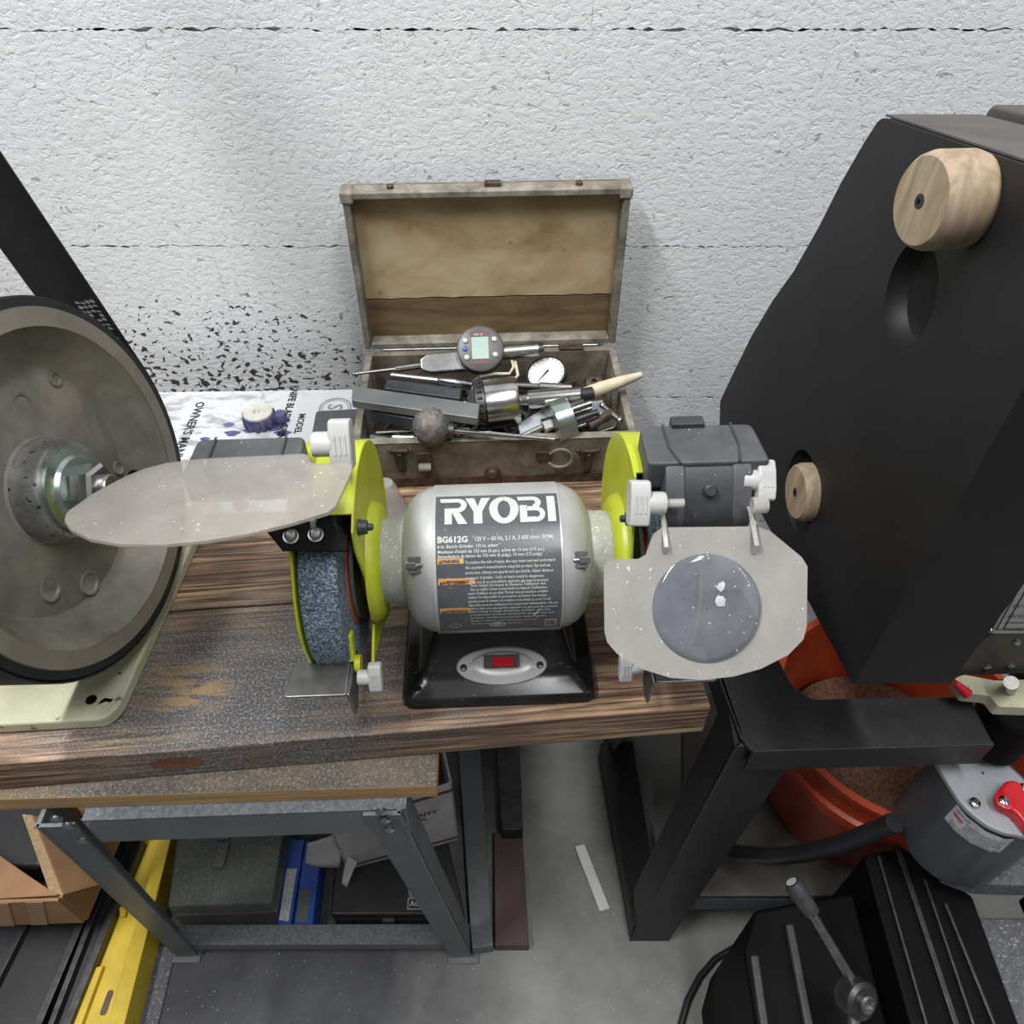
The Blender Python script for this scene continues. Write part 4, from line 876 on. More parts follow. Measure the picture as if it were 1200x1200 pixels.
slab('steel_bar', 'dark steel bar lowest of the three, under the long pale bar', 'bardark', ((434, 470), (536, 486), (535, 500), (433, 482)), 0.774, 0.012)
# drill chuck with taper arbor
c0, c1 = on(567, 475, 0.768), on(607, 470, 0.770); ax = (c1 - c0).normalized(); ln = (c1 - c0).length
ck = thing('drill_chuck', 'shiny keyed drill chuck with a tapered arbor lying across the toolbox', 'drill chuck', c0.lerp(c1, 0.5) - UP * 0.026)
MB().lathe([(0.0240, 0), (0.0250, 0.002), (0.0250, ln * 0.9), (0.0240, ln), (0.010, ln + 0.001)], c0, ax, 40).build('chuck_body', 'chrome', ck, ang=25)
m = MB().lathe([(0.0250, -0.009), (0.0268, -0.008), (0.0268, 0.0), (0.0240, 0.0008)], c0, ax, 40); tooth = m.build('toothed_sleeve', 'darksteel', ck, ang=20)
m = MB()
uu = ax.orthogonal().normalized(); vv = ax.cross(uu)
for k in range(26):
    a = 2 * math.pi * k / 26; d = uu * math.cos(a) + vv * math.sin(a); m.cyl(c0 - ax * 0.006 + d * 0.0262, c0 - ax * 0.0015 + d * 0.0284, 0.0013, 0.0009, 6)
m.build('gear_teeth', 'blacksteel', tooth)
MB().lathe([(0.0200, -0.009), (0.0125, -0.014), (0.009, -0.016), (0.006, -0.0155)], c0, ax, 32).build('nose_cone', 'steel', ck, ang=25)
for k in range(3):
    a = 2 * math.pi * k / 3 + 0.4; d = uu * math.cos(a) + vv * math.sin(a); MB().cyl(c0 - ax * 0.017 + d * 0.0045, c0 - ax * 0.024 + d * 0.003, 0.0026, 0.0018, 8).build('jaw', 'chrome', ck)
e0, e1, e2 = c1, on(680, 463, 0.776), on(694, 461, 0.776)
MB().lathe([(0.006, 0), (0.006, 0.010), (0.0095, 0.0105), (0.0085, (e1 - e0).length), (0.007, (e1 - e0).length + 0.001)], e0, e1 - e0, 28).build('taper_arbor', 'chrome', ck, ang=25)
MB().lathe([(0.0068, 0), (0.0068, (e2 - e1).length), (0.0055, (e2 - e1).length + 0.001)], e1, e2 - e1, 20).build('arbor_tang', 'blacksteel', ck)
# digital dial indicator on the back of the heap
dc = pz(563, 408, 0.792); dn = (CAM - dc).normalized() * 0.8 + UP * 0.35; dn.normalize()
di = thing('digital_indicator', 'silver digital dial indicator with a round grey screen on top of the tools', 'gauge', dc - UP * 0.036)
du = (Vector((1, 0.06, 0)) - dn * dn.dot(Vector((1, 0.06, 0)))).normalized(); dv = dn.cross(du)
rr = 28 / 900 * (dc - CAM).dot(Vector((0, _c, -_s)))
head = MB().lathe([(rr * 0.93, -0.016), (rr, -0.014), (rr, -0.003), (rr * 0.97, -0.001), (rr * 0.88, 0.0)], dc, dn, 48).build('bezel', 'indicator', di, ang=25)
def dpl(x0, x1, y0, y1, h): return [dc + du * x * rr + dv * y * rr + dn * h for x, y in ((x0, y0), (x1, y0), (x1, y1), (x0, y1))]
MB().prism(dpl(-0.36, 0.34, -0.46, 0.48, 0.0), dn * 0.0006).build('screen', 'lcd', head)
MB().prism(dpl(-0.40, 0.38, 0.50, 0.74, 0.0), dn * 0.0005).build('upper_band', 'maroon', head)
MB().prism(dpl(-0.34, 0.32, -0.68, -0.50, 0.0), dn * 0.0005).build('lower_band', 'maroon', head)
for bx_, by_, bm_ in ((-0.62, 0.34, 'plate'), (-0.66, 0.0, 'blue'), (-0.58, -0.38, 'plate'), (0.60, 0.36, 'plate'), (0.62, -0.30, 'plate')):
    MB().lathe([(rr * 0.12, 0), (rr * 0.12, 0.0012), (rr * 0.08, 0.0018)], dc + du * bx_ * rr + dv * by_ * rr, dn, 14).build('button', bm_, head)
m = MB(); letter(m, 'mm  in', 0.0032, dc + dv * rr * 0.55 - du * rr * 0.25, du, dv, dn, 0.0008, bold=0.0001); m.build('bezel_lettering', 'print', head)
dw = dc - dn * 0.010
s0, s1 = pP(545, 420, dw, dn), pP(492, 427, dw, dn); sd2 = (s1 - s0).normalized(); bw = 0.0105; bb = sd2.cross(dn)
MB().prism(roundpoly([s0 + du * 0.03 + bb * bw, s0 + du * 0.03 - bb * bw, s1 - sd2 * 0.010 - bb * bw, s1 - bb * 0.006, s1 + bb * 0.006, s1 - sd2 * 0.010 + bb * bw], 0.003), -dn * 0.010).build('stem_housing', 'chrome', di, bev=0.002)
s2_, s3_ = pP(463, 431, dw, dn), pP(414, 437, dw, dn)
MB().cyl(s1 - dn * 0.005 - sd2 * 0.002, s2_ - dn * 0.005, 0.0036, None, 16).build('spindle_sleeve', 'chrome', di)
MB().cyl(s2_ - dn * 0.005, s3_ - dn * 0.005, 0.0018, 0.0016, 12).ball(s3_ - dn * 0.005, 0.0024, 10, 6).build('spindle', 'steel', di)
t0, t1, t2 = pP(588, 412, dw, dn), pP(631, 408, dw, dn), pP(637, 407, dw, dn)
MB().cyl(t0 - dn * 0.004, t1 - dn * 0.004, 0.0078, 0.0072, 20).build('lifting_barrel', 'steel', di)
MB().cyl(t1 - dn * 0.004, t2 - dn * 0.004, 0.0066, 0.006, 20).build('barrel_cap', 'darksteel', di)
# scriber pen
a, b = on(458, 440, 0.768), on(566, 452, 0.770); d = (b - a)
sc_ = thing('scriber', 'slim silver scriber pen lying between the indicator and the dark bar', 'scriber', a.lerp(b, 0.5) - UP * 0.0035)
MB().lathe([(0.002, 0), (0.0036, 0.001), (0.0036, d.length * 0.52)], a, d, 16).build('barrel', 'steel', sc_)
MB().lathe([(0.0030, d.length * 0.52), (0.0038, d.length * 0.54), (0.0036, d.length * 0.80), (0.0024, d.length * 0.84), (0.0024, d.length), (0.001, d.length + 0.001)], a, d, 16).build('clutch', 'chrome', sc_, ang=25)
MB().box(a.lerp(b, 0.62) + UP * 0.004, (0.02, 0.0015, 0.001), Matrix.Rotation(math.atan2(d.y, d.x), 3, 'Z')).build('pocket_clip', 'chrome', sc_)
# white-faced dial gauge tilted on edge
gc = on(640, 437, 0.764); gn = Vector((-0.25, -0.30, 0.92)).normalized()
dg = thing('dial_gauge', 'round white-faced dial test gauge lying tilted behind the chuck arbor', 'gauge', gc - UP * 0.02)
h2 = MB().lathe([(0.0205, -0.008), (0.0215, -0.006), (0.0215, 0.0005), (0.020, 0.001), (0.0195, 0.0)], gc, gn, 40).build('case_ring', 'blacksteel', dg, ang=25)
MB().lathe([(0.0194, 0.0002), (0.0194, 0.0004)], gc, gn, 40).build('dial_face', 'whiteface', h2)
gu = gn.orthogonal().normalized(); g2 = gn.cross(gu)
MB().prism([gc + gu * 0.004 - g2 * 0.0012, gc - gu * 0.016, gc + gu * 0.004 + g2 * 0.0012], gn * 0.0009).build('needle', 'black_print', h2)
m = MB()
for k in range(20):
    q = gu * math.cos(k * math.pi / 10) + g2 * math.sin(k * math.pi / 10); q2 = gn.cross(q) * 0.0003
    m.add([gc + q * 0.0165 - q2 + gn * 0.0007, gc + q * 0.0188 - q2 + gn * 0.0007, gc + q * 0.0188 + q2 + gn * 0.0007, gc + q * 0.0165 + q2 + gn * 0.0007], [(0, 1, 2, 3)])
m.build('dial_ticks', 'black_print', h2)
a, b = on(605, 452, 0.765), on(670, 455, 0.765)
MB().lathe([(0.0035, 0), (0.0035, (b - a).length * 0.4), (0.0048, (b - a).length * 0.42), (0.0044, (b - a).length)], a, b - a, 18).build('mounting_stem', 'chrome', dg, ang=25)
# pale wooden brush handle
path = [on(664, 464, 0.762), on(685, 461, 0.764), on(705, 455, 0.768), on(728, 447, 0.773), on(752, 439, 0.778)]
rd = lambda t: 0.003 + 0.0042 * math.sin(math.pi * min(1, t * 0.95 + 0.04))
m = MB().tube(path, rd, 12); tag(m.build('brush_handle', 'boneshaft', None), 'pale wooden brush handle sticking out over the right wall of the toolbox', 'brush')
# ball-headed burr
bc = on(506, 500, 0.772); e = on(532, 505, 0.768); f = on(650, 515, 0.764)
br = thing('ball_burr', 'scaly grey ball on a bright shank lying at the front of the toolbox', 'burr', bc - UP * 0.02)
vs = MB(); vs.ball(bc, 0.0185, 28, 18); rr_ = random.Random(5)
for i, v in enumerate(vs.v): vs.v[i] = bc + (v - bc) * (1 + rr_.uniform(-0.08, 0.05))
vs.build('ball', 'scaly', br, ang=180)
MB().cyl(bc.lerp(e, 0.6), e, 0.0085, 0.008, 18).build('collar', 'darksteel', br, bev=0.001)
MB().cyl(e, f, 0.0026, 0.0022, 14).build('shank', 'chrome', br)
# round die ring with studs and handles
rc = on(657, 493, 0.764); ra_ = (on(676, 487, 0.766) - on(640, 499, 0.762)).normalized()
dh = thing('die_holder', 'bluish steel ring holder with a bundle of rods, at the right front of the toolbox', 'tool', rc - UP * 0.022)
MB().lathe([(0.014, -0.009), (0.0205, -0.009), (0.0215, -0.008), (0.0215, 0.009), (0.0205, 0.010), (0.014, 0.010)], rc, ra_, 40).build('ring', 'zinc', dh, ang=25)
MB().lathe([(0.004, -0.020), (0.0075, -0.019), (0.0075, -0.010), (0.014, -0.009)], rc, ra_, 6).build('hex_shank', 'chrome', dh, ang=20)
MB().cyl(rc - ra_ * 0.018, rc - ra_ * 0.042 - UP * 0.004, 0.003, None, 12).build('stem', 'chrome', dh)
uu = ra_.orthogonal().normalized(); vv = ra_.cross(uu)
for k in range(6):
    q = uu * math.cos(k) * 0.011 + vv * math.sin(k * 1.05) * 0.011
    MB().cyl(rc + q + ra_ * 0.006, rc + q + ra_ * (0.028 + 0.004 * (k % 3)), 0.0034, None, 12).build('rod', 'steel' if k % 2 else 'darksteel', dh)
# T-handled tap wrench
a, b = on(690, 500, 0.760), on(716, 484, 0.766)
tw = thing('tap_wrench', 'brownish steel tee-handled wrench in the right end of the toolbox', 'wrench', a.lerp(b, 0.5) - UP * 0.006)
MB().cyl(a, b, 0.0048, 0.0042, 16).build('body', 'rust', tw)
q = (b - a).normalized().cross(UP).normalized()
MB().cyl(b - q * 0.014, b + q * 0.014, 0.0026, None, 12).ball(b - q * 0.014, 0.0036, 10, 6).ball(b + q * 0.014, 0.0036, 10, 6).build('tee_bar', 'steel', tw)
# frosted plastic sleeves, pouch
slab('plastic_sleeve', 'frosted plastic sleeve lying under the chuck arbor at right', 'frost', ((664, 474), (706, 468), (712, 486), (668, 494)), 0.757, 0.004, cat='sleeve')
slab('plastic_sleeve', 'frosted plastic sleeve lying left of the bluish ring', 'frost', ((607, 497), (636, 478), (648, 484), (632, 508), (610, 510)), 0.757, 0.003, cat='sleeve')
# light leather strap curled behind the chuck
pts = [on(562, 441, 0.766), on(580, 438, 0.768), on(597, 438, 0.770), on(602, 430, 0.774), on(600, 423, 0.776), on(604, 424, 0.776), on(607, 440, 0.770), on(600, 447, 0.765)]
tag(MB().tube(pts, 0.0016, 8).build('cord_loop', 'boneshaft', None), 'pale looped cord hanging below the digital indicator', 'cord')
# pins at front left
for k, (x0, y0, x1, y1, r_, mt, lb) in enumerate(((440, 508, 482, 505, 0.003, 'chrome', 'bright steel pin rearmost at the left front of the toolbox'), (434, 513, 456, 516, 0.0048, 'darksteel', 'short dark stub at the left front corner of the toolbox'), (460, 513, 486, 514, 0.0042, 'chrome', 'bright steel pin beside the ball of the burr'))):
    a, b = on(x0, y0, 0.750), on(x1, y1, 0.751); tag(MB().lathe([(r_ * 0.7, 0), (r_, 0.001), (r_, (b - a).length), (r_ * 0.7, (b - a).length + 0.001)], a, b - a, 14).build('steel_pin', mt, None), lb, 'pin')
a, b = on(700, 507, 0.752), on(722, 500, 0.756)
tag(MB().prism(roundpoly([a, b, b + Vector((0.002, 0.014, 0)), a + Vector((0.002, 0.012, 0))], 0.003), (0, 0, -0.009)).build('steel_block', 'steel', None, bev=0.001), 'small dull steel block in the right front corner of the toolbox', 'block')
# round cap behind right
a = on(697, 444, 0.752); tag(MB().lathe([(0.0085, 0), (0.009, 0.001), (0.009, 0.009), (0.0075, 0.010), (0.003, 0.010), (0.003, 0.006)], a - UP * 0.01, (-0.1, -0.3, 0.9), 22).build('bushing', 'rust', None), 'rusty round bushing at the back right of the toolbox', 'bushing')

# ------------------------------------------------------------------ owner's booklet, knob, dark block
ZM = BENCH + 0.005
k0, k1 = pz(150, 460, ZM), pz(432, 456, ZM); mx_ = (k1 - k0).normalized(); my_ = Vector((-mx_.y, mx_.x, 0))
bk = MB().prism([k0, k1, k1 - my_ * 0.20, k0 - my_ * 0.20], (0, 0, -0.0045)).build('booklet', 'paper', None, bev=0.0006)
tag(bk, 'white printed owner booklet lying flat by the wall left of the toolbox', 'booklet')
def onbk(px, py): return pz(px, py, ZM)
m = MB()
# rows of lettering read along the booklet's short side
def row(body, px, py, size, bold=0.0): letter(m, body, size, onbk(px, py), -my_, mx_, UP, 0.0003, bold=bold, res=2)
row('OWNER\'S MANUAL', 231, 471, 0.0135, 0.0004)
row('KNIFE BLADE GRINDER', 343, 452, 0.0115, 0.0004)
row('MODEL', 351, 485, 0.0105, 0.0003)
m.build('printed_title', 'black_print', bk)['kind'] = 'stuff'
ring = MB(); cc = onbk(393, 478); n = 40
for r0_, r1_ in ((0.0185, 0.0165), (0.0150, 0.0140)):
    vs_ = []
    for i in range(n):
        d = mx_ * math.cos(2 * math.pi * i / n) + my_ * math.sin(2 * math.pi * i / n); vs_ += [cc + d * r0_ + UP * 0.0003, cc + d * r1_ + UP * 0.0003]
    ring.add(vs_, [(2 * i, 2 * ((i + 1) % n), 2 * ((i + 1) % n) + 1, 2 * i + 1) for i in range(n)])
letter(ring, 'S', 0.024, cc + my_ * 0.007 - mx_ * 0.0085, -my_, mx_, UP, 0.0003, bold=0.0004)
ring.build('round_emblem', 'grey_print', bk)
m = MB()
for (x, y, a, b_) in ((272, 508, 0.008, 0.005), (292, 505, 0.007, 0.004), (322, 500, 0.012, 0.008), (331, 508, 0.009, 0.005), (240, 515, 0.005, 0.004), (268, 498, 0.006, 0.004)):
    c = onbk(x, y); m.add([c + Vector((a * math.cos(t) * (1 + 0.3 * math.sin(3 * t)), b_ * math.sin(t), 0.0003)) for t in [2 * math.pi * i / 14 for i in range(14)]], [tuple(range(14))])
m.build('printed_picture', 'purple', bk)
kb = onbk(306, 497); kk = thing('lobed_knob', 'small purple lobed cap with a cream top standing on the white booklet', 'cap', kb)
pr = []
for i in range(48):
    t = 2 * math.pi * i / 48; r = 0.0165 + 0.0016 * math.cos(12 * t); pr.append((r * math.cos(t), r * math.sin(t)))
m = MB(); m.loft([[kb + Vector((x * s, y * s, z)) for x, y in pr] for s, z in ((0.94, 0.0004), (1.0, 0.003), (1.0, 0.014), (0.96, 0.0155))]); m.build('body', 'purple', kk, ang=50)
k2 = kb + Vector((0.0215, 0.005, 0)); pr2 = [(x * 0.42, y * 0.42) for x, y in pr]
m = MB(); m.loft([[k2 + Vector((x * s, y * s, z)) for x, y in pr2] for s, z in ((0.94, 0.0004), (1.0, 0.002), (1.0, 0.010), (0.9, 0.0115))]); m.build('side_lobe', 'purple', kk, ang=50)
MB().lathe([(0.0158, 0.0150), (0.0158, 0.0170), (0.015, 0.0178), (0.001, 0.0178)], kb, UP, 32).build('top_disc', 'capcream', kk)
m = MB(); letter(m, 'E1', 0.009, kb + Vector((-0.005, -0.004, 0.0179)), (1, 0, 0), (0, 1, 0), UP, 0.0002); m.build('top_print', 'grey_print', kk)
c = pz(392, 482, 0.742)
d0 = [pz(370, 481, 0.742), pz(424, 478, 0.742), pz(420, 522, 0.742), pz(362, 524, 0.742)]
tag(MB().prism(roundpoly(d0, 0.004), (0, 0, -(0.742 - ZM - 0.0005))).build('dark_case', 'greyplastic', None, bev=0.002), 'small dark grey box standing on the booklet beside the toolbox', 'box')
# motor foot bracket behind the left guard
a = GI @ pz(448, 575, 0.745)
a2 = pz(452, 565, 0.741)
tag(MB().lathe([(0.020, 0), (0.020, 0.006), (0.016, 0.012), (0.010, 0.036), (0.0075, 0.040)], (a2.x - 0.001, a2.y, BENCH), UP, 20).build('plastic_cup', 'clear', None, ang=30), 'small hazy upturned plastic cup behind the left lime guard', 'cup')

# ------------------------------------------------------------------ band saw at right
X0 = 0.252
def bs(px, py): return pX(px, py, X0)
ptsL = [bs(1032, 137), bs(1012, 168), bs(985, 215), bs(960, 265), bs(930, 318), bs(905, 353), bs(880, 395), bs(858, 440), bs(844, 470), bs(843, 505), bs(862, 545), bs(1000, 803)]
F_ = bs(1200, 193); Dd = ptsL[-1]
TOPZ = ptsL[0].lerp(F_, 1.35); frontY = Dd.y
topfront = Vector((X0, frontY, ptsL[0].z + (frontY - ptsL[0].y) * (F_.z - ptsL[0].z) / (F_.y - ptsL[0].y)))
saw = thing('band_saw', 'black metal-cutting band saw with turned wood knobs on its cover, at right', 'band saw', (0.36, 0.45, 0))
THK = 0.071
outline = ptsL + [topfront]
cov = MB().prism(roundpoly(outline, [0.008] + [0] * 10 + [0.004, 0.004]), (THK, 0, 0)).build('wheel_cover', 'cover', saw, bev=0.004)
tp = [ptsL[0] + Vector((0.003, 0, 0.0005)), topfront + Vector((0.003, 0, 0.0005)), topfront + Vector((THK - 0.003, 0, 0.0005)), ptsL[0] + Vector((THK - 0.003, 0, 0.0005))]
MB().prism(tp, (0, 0, 0.0012)).build('dusty_top', 'coverdusty', cov)
# frame behind the cover
tpd = (topfront - ptsL[0])
o2 = [p + Vector((THK + 0.001, 0, 0)) for p in (ptsL[0] + Vector((0, 0.0, 0.006)), ptsL[8], ptsL[9], bs(900, 610) , )]
fr_ = [ptsL[0] + Vector((THK + 0.001, 0, 0.008)), ptsL[8] + Vector((THK + 0.001, 0, 0)), ptsL[9] + Vector((THK + 0.001, 0, 0)), Vector((X0 + THK + 0.001, 0.40, 0.75)), Vector((X0 + THK + 0.001, 0.40, ptsL[0].z + (0.40 - ptsL[0].y) * tpd.z / tpd.y + 0.008))]
MB().prism(fr_, (0.20, 0, 0)).build('saw_frame', 'coverdusty', saw, bev=0.003)
def recess(px, py, ra, dep, sy=1.0, sz=1.0):
    """a round-bottomed hollow pressed into the cover"""
    c = bs(px, py); cm = MB().lathe([(0.0001, -dep), (ra * 0.55, -dep * 0.98), (ra * 0.85, -dep * 0.8), (ra * 0.97, -dep * 0.4), (ra, 0.0), (ra * 1.02, 0.01), (0.0001, 0.01)], c, (-1, 0, 0), 40, cap=False)
    cm.v = [c + Vector((p.x - c.x, (p.y - c.y) * sy, (p.z - c.z) * sz)) for p in cm.v]
    cut = cm.build('cutter', 'cover'); md = cov.modifiers.new('hollow', 'BOOLEAN'); md.object = cut; md.solver = 'EXACT'
    return cut
cuts = [recess(1066, 346, 0.032, 0.016, 1.0, 1.05), recess(938, 575, 0.036, 0.012)]
bv = cov.modifiers['bevel']; cov.modifiers.remove(bv)
dg_ = bpy.context.evaluated_depsgraph_get(); me_ = bpy.data.meshes.new_from_object(cov.evaluated_get(dg_))
cov.modifiers.clear(); cov.data = me_
for p in me_.polygons: p.use_smooth = True
me_.set_sharp_from_angle(angle=R(35))
for c_ in cuts: bpy.data.objects.remove(c_)
def turned_knob(px, py, r, length, tilt, proud):
    ax = Vector(tilt).normalized(); c = pX(px, py, X0 - proud) - ax * length
    k = MB().lathe([(r * 0.82, 0), (r * 0.93, 0.003), (r, length * 0.25), (r, length - 0.006), (r * 0.95, length - 0.002), (r * 0.88, length), (0.004, length + 0.0003), (0.0035, length - 0.004)], c, ax, 48).build('wooden_knob', 'turned', saw, ang=40)
    MB().lathe([(0.0040, length - 0.003), (0.0040, length + 0.0005), (0.0022, length + 0.0008)], c, ax, 12).build('knob_bolt', 'darksteel', k)
    MB().lathe([(0.0022, length + 0.0006), (0.0005, length + 0.0012)], c, ax, 6).build('bolt_socket', 'black', k)
    return k
turned_knob(1078, 236, 0.0258, 0.034, (-1, -0.16, 0.04), 0.031)
turned_knob(932, 577, 0.0250, 0.024, (-1, -0.05, 0.0), 0.012)
# far frame parts seen right of the cover
ys = 0.40
def ypl(quad, Y, th, name, mat, par=saw, bev=0.001): return MB().prism([pY(x, y, Y) for x, y in quad], (0, th, 0)).build(name, mat, par, bev=bev)
plt = ypl(((1162, 743), (1163, 738), (1215, 645), (1260, 645), (1260, 743)), ys - 0.003, 0.002, 'rating_plate', 'plate')
m = MB(); o_ = pY(1170, 738, ys - 0.0035); e_ = (pY(1210, 738, ys - 0.0035) - o_).normalized()
for (x, y, tx, sz) in ((1180, 724, 'MODEL   HP   VOLTS', 0.006), (1186, 712, 'METAL CUTTING BAND SAW', 0.005), (1176, 739, 'MADE IN', 0.006)):
    letter(m, tx, sz, pY(x, y, ys - 0.0035), (1, 0, 0), (0, 0, 1), (0, -1, 0), 0.0003)
m.build('plate_lettering', 'black_print', plt)
m = MB()
for a_, b_ in (((1168, 738), (1211, 660)), ((1176, 738), (1216, 668)), ((1166, 738), (1230, 738)), ((1178, 730), (1230, 730))):
    p, q = pY(*a_, ys - 0.0035), pY(*b_, ys - 0.0035); d = (q - p).normalized(); n_ = Vector((-d.z, 0, d.x)) * 0.0005
    m.add([p + n_, q + n_, q - n_, p - n_], [(0, 1, 2, 3)])
m.build('plate_border', 'black_print', plt)
b = pY(1160, 739, ys - 0.004); MB().lathe([(0.003, 0), (0.002, 0.0015)], b, (0, -1, 0), 12).build('rivet', 'chrome', plt)
armp = ypl(((1100, 792), (1164, 742), (1290, 742), (1290, 788)), ys - 0.001, 0.02, 'saw_arm', 'arm')
for (x, y) in ((1157, 782), (1184, 780), (1192, 752)):
    MB().lathe([(0.0035, 0), (0.0035, 0.001), (0.002, 0.0025)], pY(x, y, ys - 0.001), (0, -1, 0), 14).build('bolt', 'chrome', armp)
cz = 0.628
pc2 = [pz(x, y, cz) for x, y in ((1118, 795), (1130, 790), (1165, 797), (1230, 795), (1230, 830), (1170, 828), (1160, 815), (1130, 812))]
cst = MB().prism(roundpoly(pc2, 0.003), (0, 0, -0.014)).build('cream_casting', 'cream', saw, bev=0.002)
MB().cyl(pz(1185, 800, cz + 0.03), pz(1182, 808, cz), 0.006).build('casting_bolt', 'steel', cst)
q = pz(1190, 812, cz); MB().lathe([(0.028, -0.014), (0.030, -0.017), (0.030, -0.045), (0.026, -0.048), (0.026, -0.080)], (q.x + 0.012, q.y - 0.004, q.z), UP, 32).build('black_boss', 'black', saw, ang=25)
a, b = pz(1119, 800, cz + 0.004), pz(1134, 813, cz - 0.004)
MB().tube([a, a.lerp(b, 0.5), b], lambda t: 0.003 + 0.002 * t, 10).build('red_lever_tip', 'red', saw)
# stand of the saw
SZ = 0.60; SHZ = 0.169
def sz(px, py): return pz(px, py, SZ)
stp = MB().prism(roundpoly([sz(880, 881), sz(1166, 873), sz(1136, 815), sz(952, 819), sz(930, 805), sz(905, 757), sz(870, 690), sz(808, 690), sz(838, 785), sz(866, 862)], [0.012, 0.003, 0, 0.006, 0.01, 0, 0, 0, 0, 0.012], 6), (0, 0, -0.005)).build('stand_top', 'blacksteel', saw, bev=0.002)
a, b = sz(882, 881), sz(1166, 873)
MB().prism([a, b, b + Vector((0, 0.004, 0)), a + Vector((0, 0.004, 0))], (0, 0, -0.036)).build('front_apron', 'blacksteel', saw, bev=0.001)
a2, b2 = sz(868, 866), sz(808, 692)
MB().prism([a2, b2, b2 + Vector((0.004, 0, 0)), a2 + Vector((0.004, 0, 0))], (0, 0, -0.036)).build('side_apron', 'blacksteel', saw, bev=0.001)
def sleg(t0, f0, wx, wy):
    m = MB()
    for a, b in ((Vector((wx, 0.0, 0)), Vector((0, 0.004, 0))), (Vector((0.004, 0, 0)), Vector((0, wy, 0)))):
        m.loft([[t0, t0 + a, t0 + a + b, t0 + b], [f0, f0 + a * 0.95, f0 + a * 0.95 + b, f0 + b]])
    return m.build('leg', 'blacksteel', saw, bev=0.001)
tA = pz(862, 872, SZ - 0.004); fA = pz(738, 1103, 0.0)
sleg(tA + Vector((0, -0.002, 0)), fA, 0.060, 0.05)
tB = sz(812, 695); sleg(Vector((tB.x, tB.y, SZ - 0.005)), Vector((fA.x - 0.01, fA.y + 0.33, 0)), 0.05, -0.05)
tC = sz(1160, 874) + Vector((0.075, 0.05, 0)); sleg(Vector((tC.x, tC.y, SZ - 0.005)), Vector((tC.x + 0.08, tC.y - 0.01, 0)), -0.055, 0.05)
# skid from the front foot back towards the wall
g0, g1, g2_, g3 = pz(742, 1092, 0.0), pz(702, 878, 0.0), pz(752, 868, 0.0), pz(790, 1000, 0.0)
MB().prism([pz(742, 1088, 0.05), pz(704, 870, 0.05), pz(742, 868, 0.05), pz(772, 1060, 0.05)], (0, 0, -0.05)).build('floor_skid', 'blacksteel', saw, bev=0.002)
sh_ = [pz(800, 1050, SHZ), pz(1100, 1050, SHZ), Vector((0.66, 0.66, SHZ)), Vector((0.27, 0.66, SHZ))]
MB().prism(sh_, (0, 0, -0.012)).build('lower_shelf', 'arm', saw, bev=0.002)
c1_, c2_ = sh_[0] - UP * 0.0125, sh_[1] - UP * 0.0125
MB().prism([c1_, c2_, c2_ + Vector((0, 0.05, 0)), c1_ + Vector((0, 0.05, 0))], (0, 0, -0.04)).build('lower_stretcher', 'stand_dusty', saw, bev=0.002)

# ------------------------------------------------------------------ orange bucket under the saw
SH = 0.17; zr = 0.40 - SH; bc_ = Vector((0.478, 0.496, SH)); r_t = 0.145
bu = thing('bucket', 'orange plastic bucket of rusty grit under the band saw stand', 'bucket', bc_)
MB().lathe([(0.108, 0.0), (0.111, 0.004), (r_t - 0.006, zr - 0.07), (r_t + 0.003, zr - 0.065), (r_t + 0.003, zr - 0.05), (r_t - 0.003, zr - 0.048), (r_t - 0.001, zr - 0.012), (r_t + 0.005, zr - 0.010), (r_t + 0.006, zr), (r_t - 0.003, zr), (r_t - 0.008, zr - 0.02), (0.105, 0.012)], bc_, UP, 72, cap=True).build('pail', 'orange', bu, ang=30)
MB().lathe([(0.001, zr - 0.125), (0.07, zr - 0.12), (r_t - 0.030, zr - 0.11)], bc_, UP, 48, cap=False).build('grit_fill', 'dirt', bu)['kind'] = 'stuff'

hp = [pz(x, y, z) for x, y, z in ((838, 990, 0.20), (866, 1000, 0.24), (905, 1004, 0.28), (945, 1000, 0.335), (985, 990, 0.38), (1030, 972, 0.435), (1048, 964, 0.46))]
tag(MB().tube(hp, 0.010, 12).build('rubber_hose', 'cordblack', None), 'thick black hose curving along the shelf in front of the orange bucket', 'hose')

# ------------------------------------------------------------------ grey gearbox with a red lever
GZ = 0.535
top = [(1091, 884), (1166, 881), (1250, 960), (1215, 985), (1192, 978), (1180, 977), (1158, 968), (1137, 952), (1124, 938)]
topp = roundpoly([pz(x, y, GZ) for x, y in top], 0.006)
side = [(1052, 900), (1091, 882), (1166, 880), (1252, 960), (1215, 986), (1192, 979.5), (1178, 979), (1156, 970), (1135, 954), (1122, 940)]
bl = [pz(x, y, GZ - 0.0075) for x, y in side[1:]]
ctr = sum(bl, Vector()) / len(bl)
gx = plabel(MB().loft([[p for p in roundpoly(bl, 0.006)], [p + Vector((0, 0, -0.115)) for p in roundpoly(bl, 0.006)], [ctr + (p - ctr) * 0.95 + Vector((0, 0, -0.125)) for p in roundpoly(bl, 0.006)]]).build('gear_housing', 'gearbox', saw, ang=40), 'grey rounded housing with a red lever')
MB().prism(topp, (0, 0, -0.007)).build('top_plate', 'gearboxtop', gx, bev=0.002)
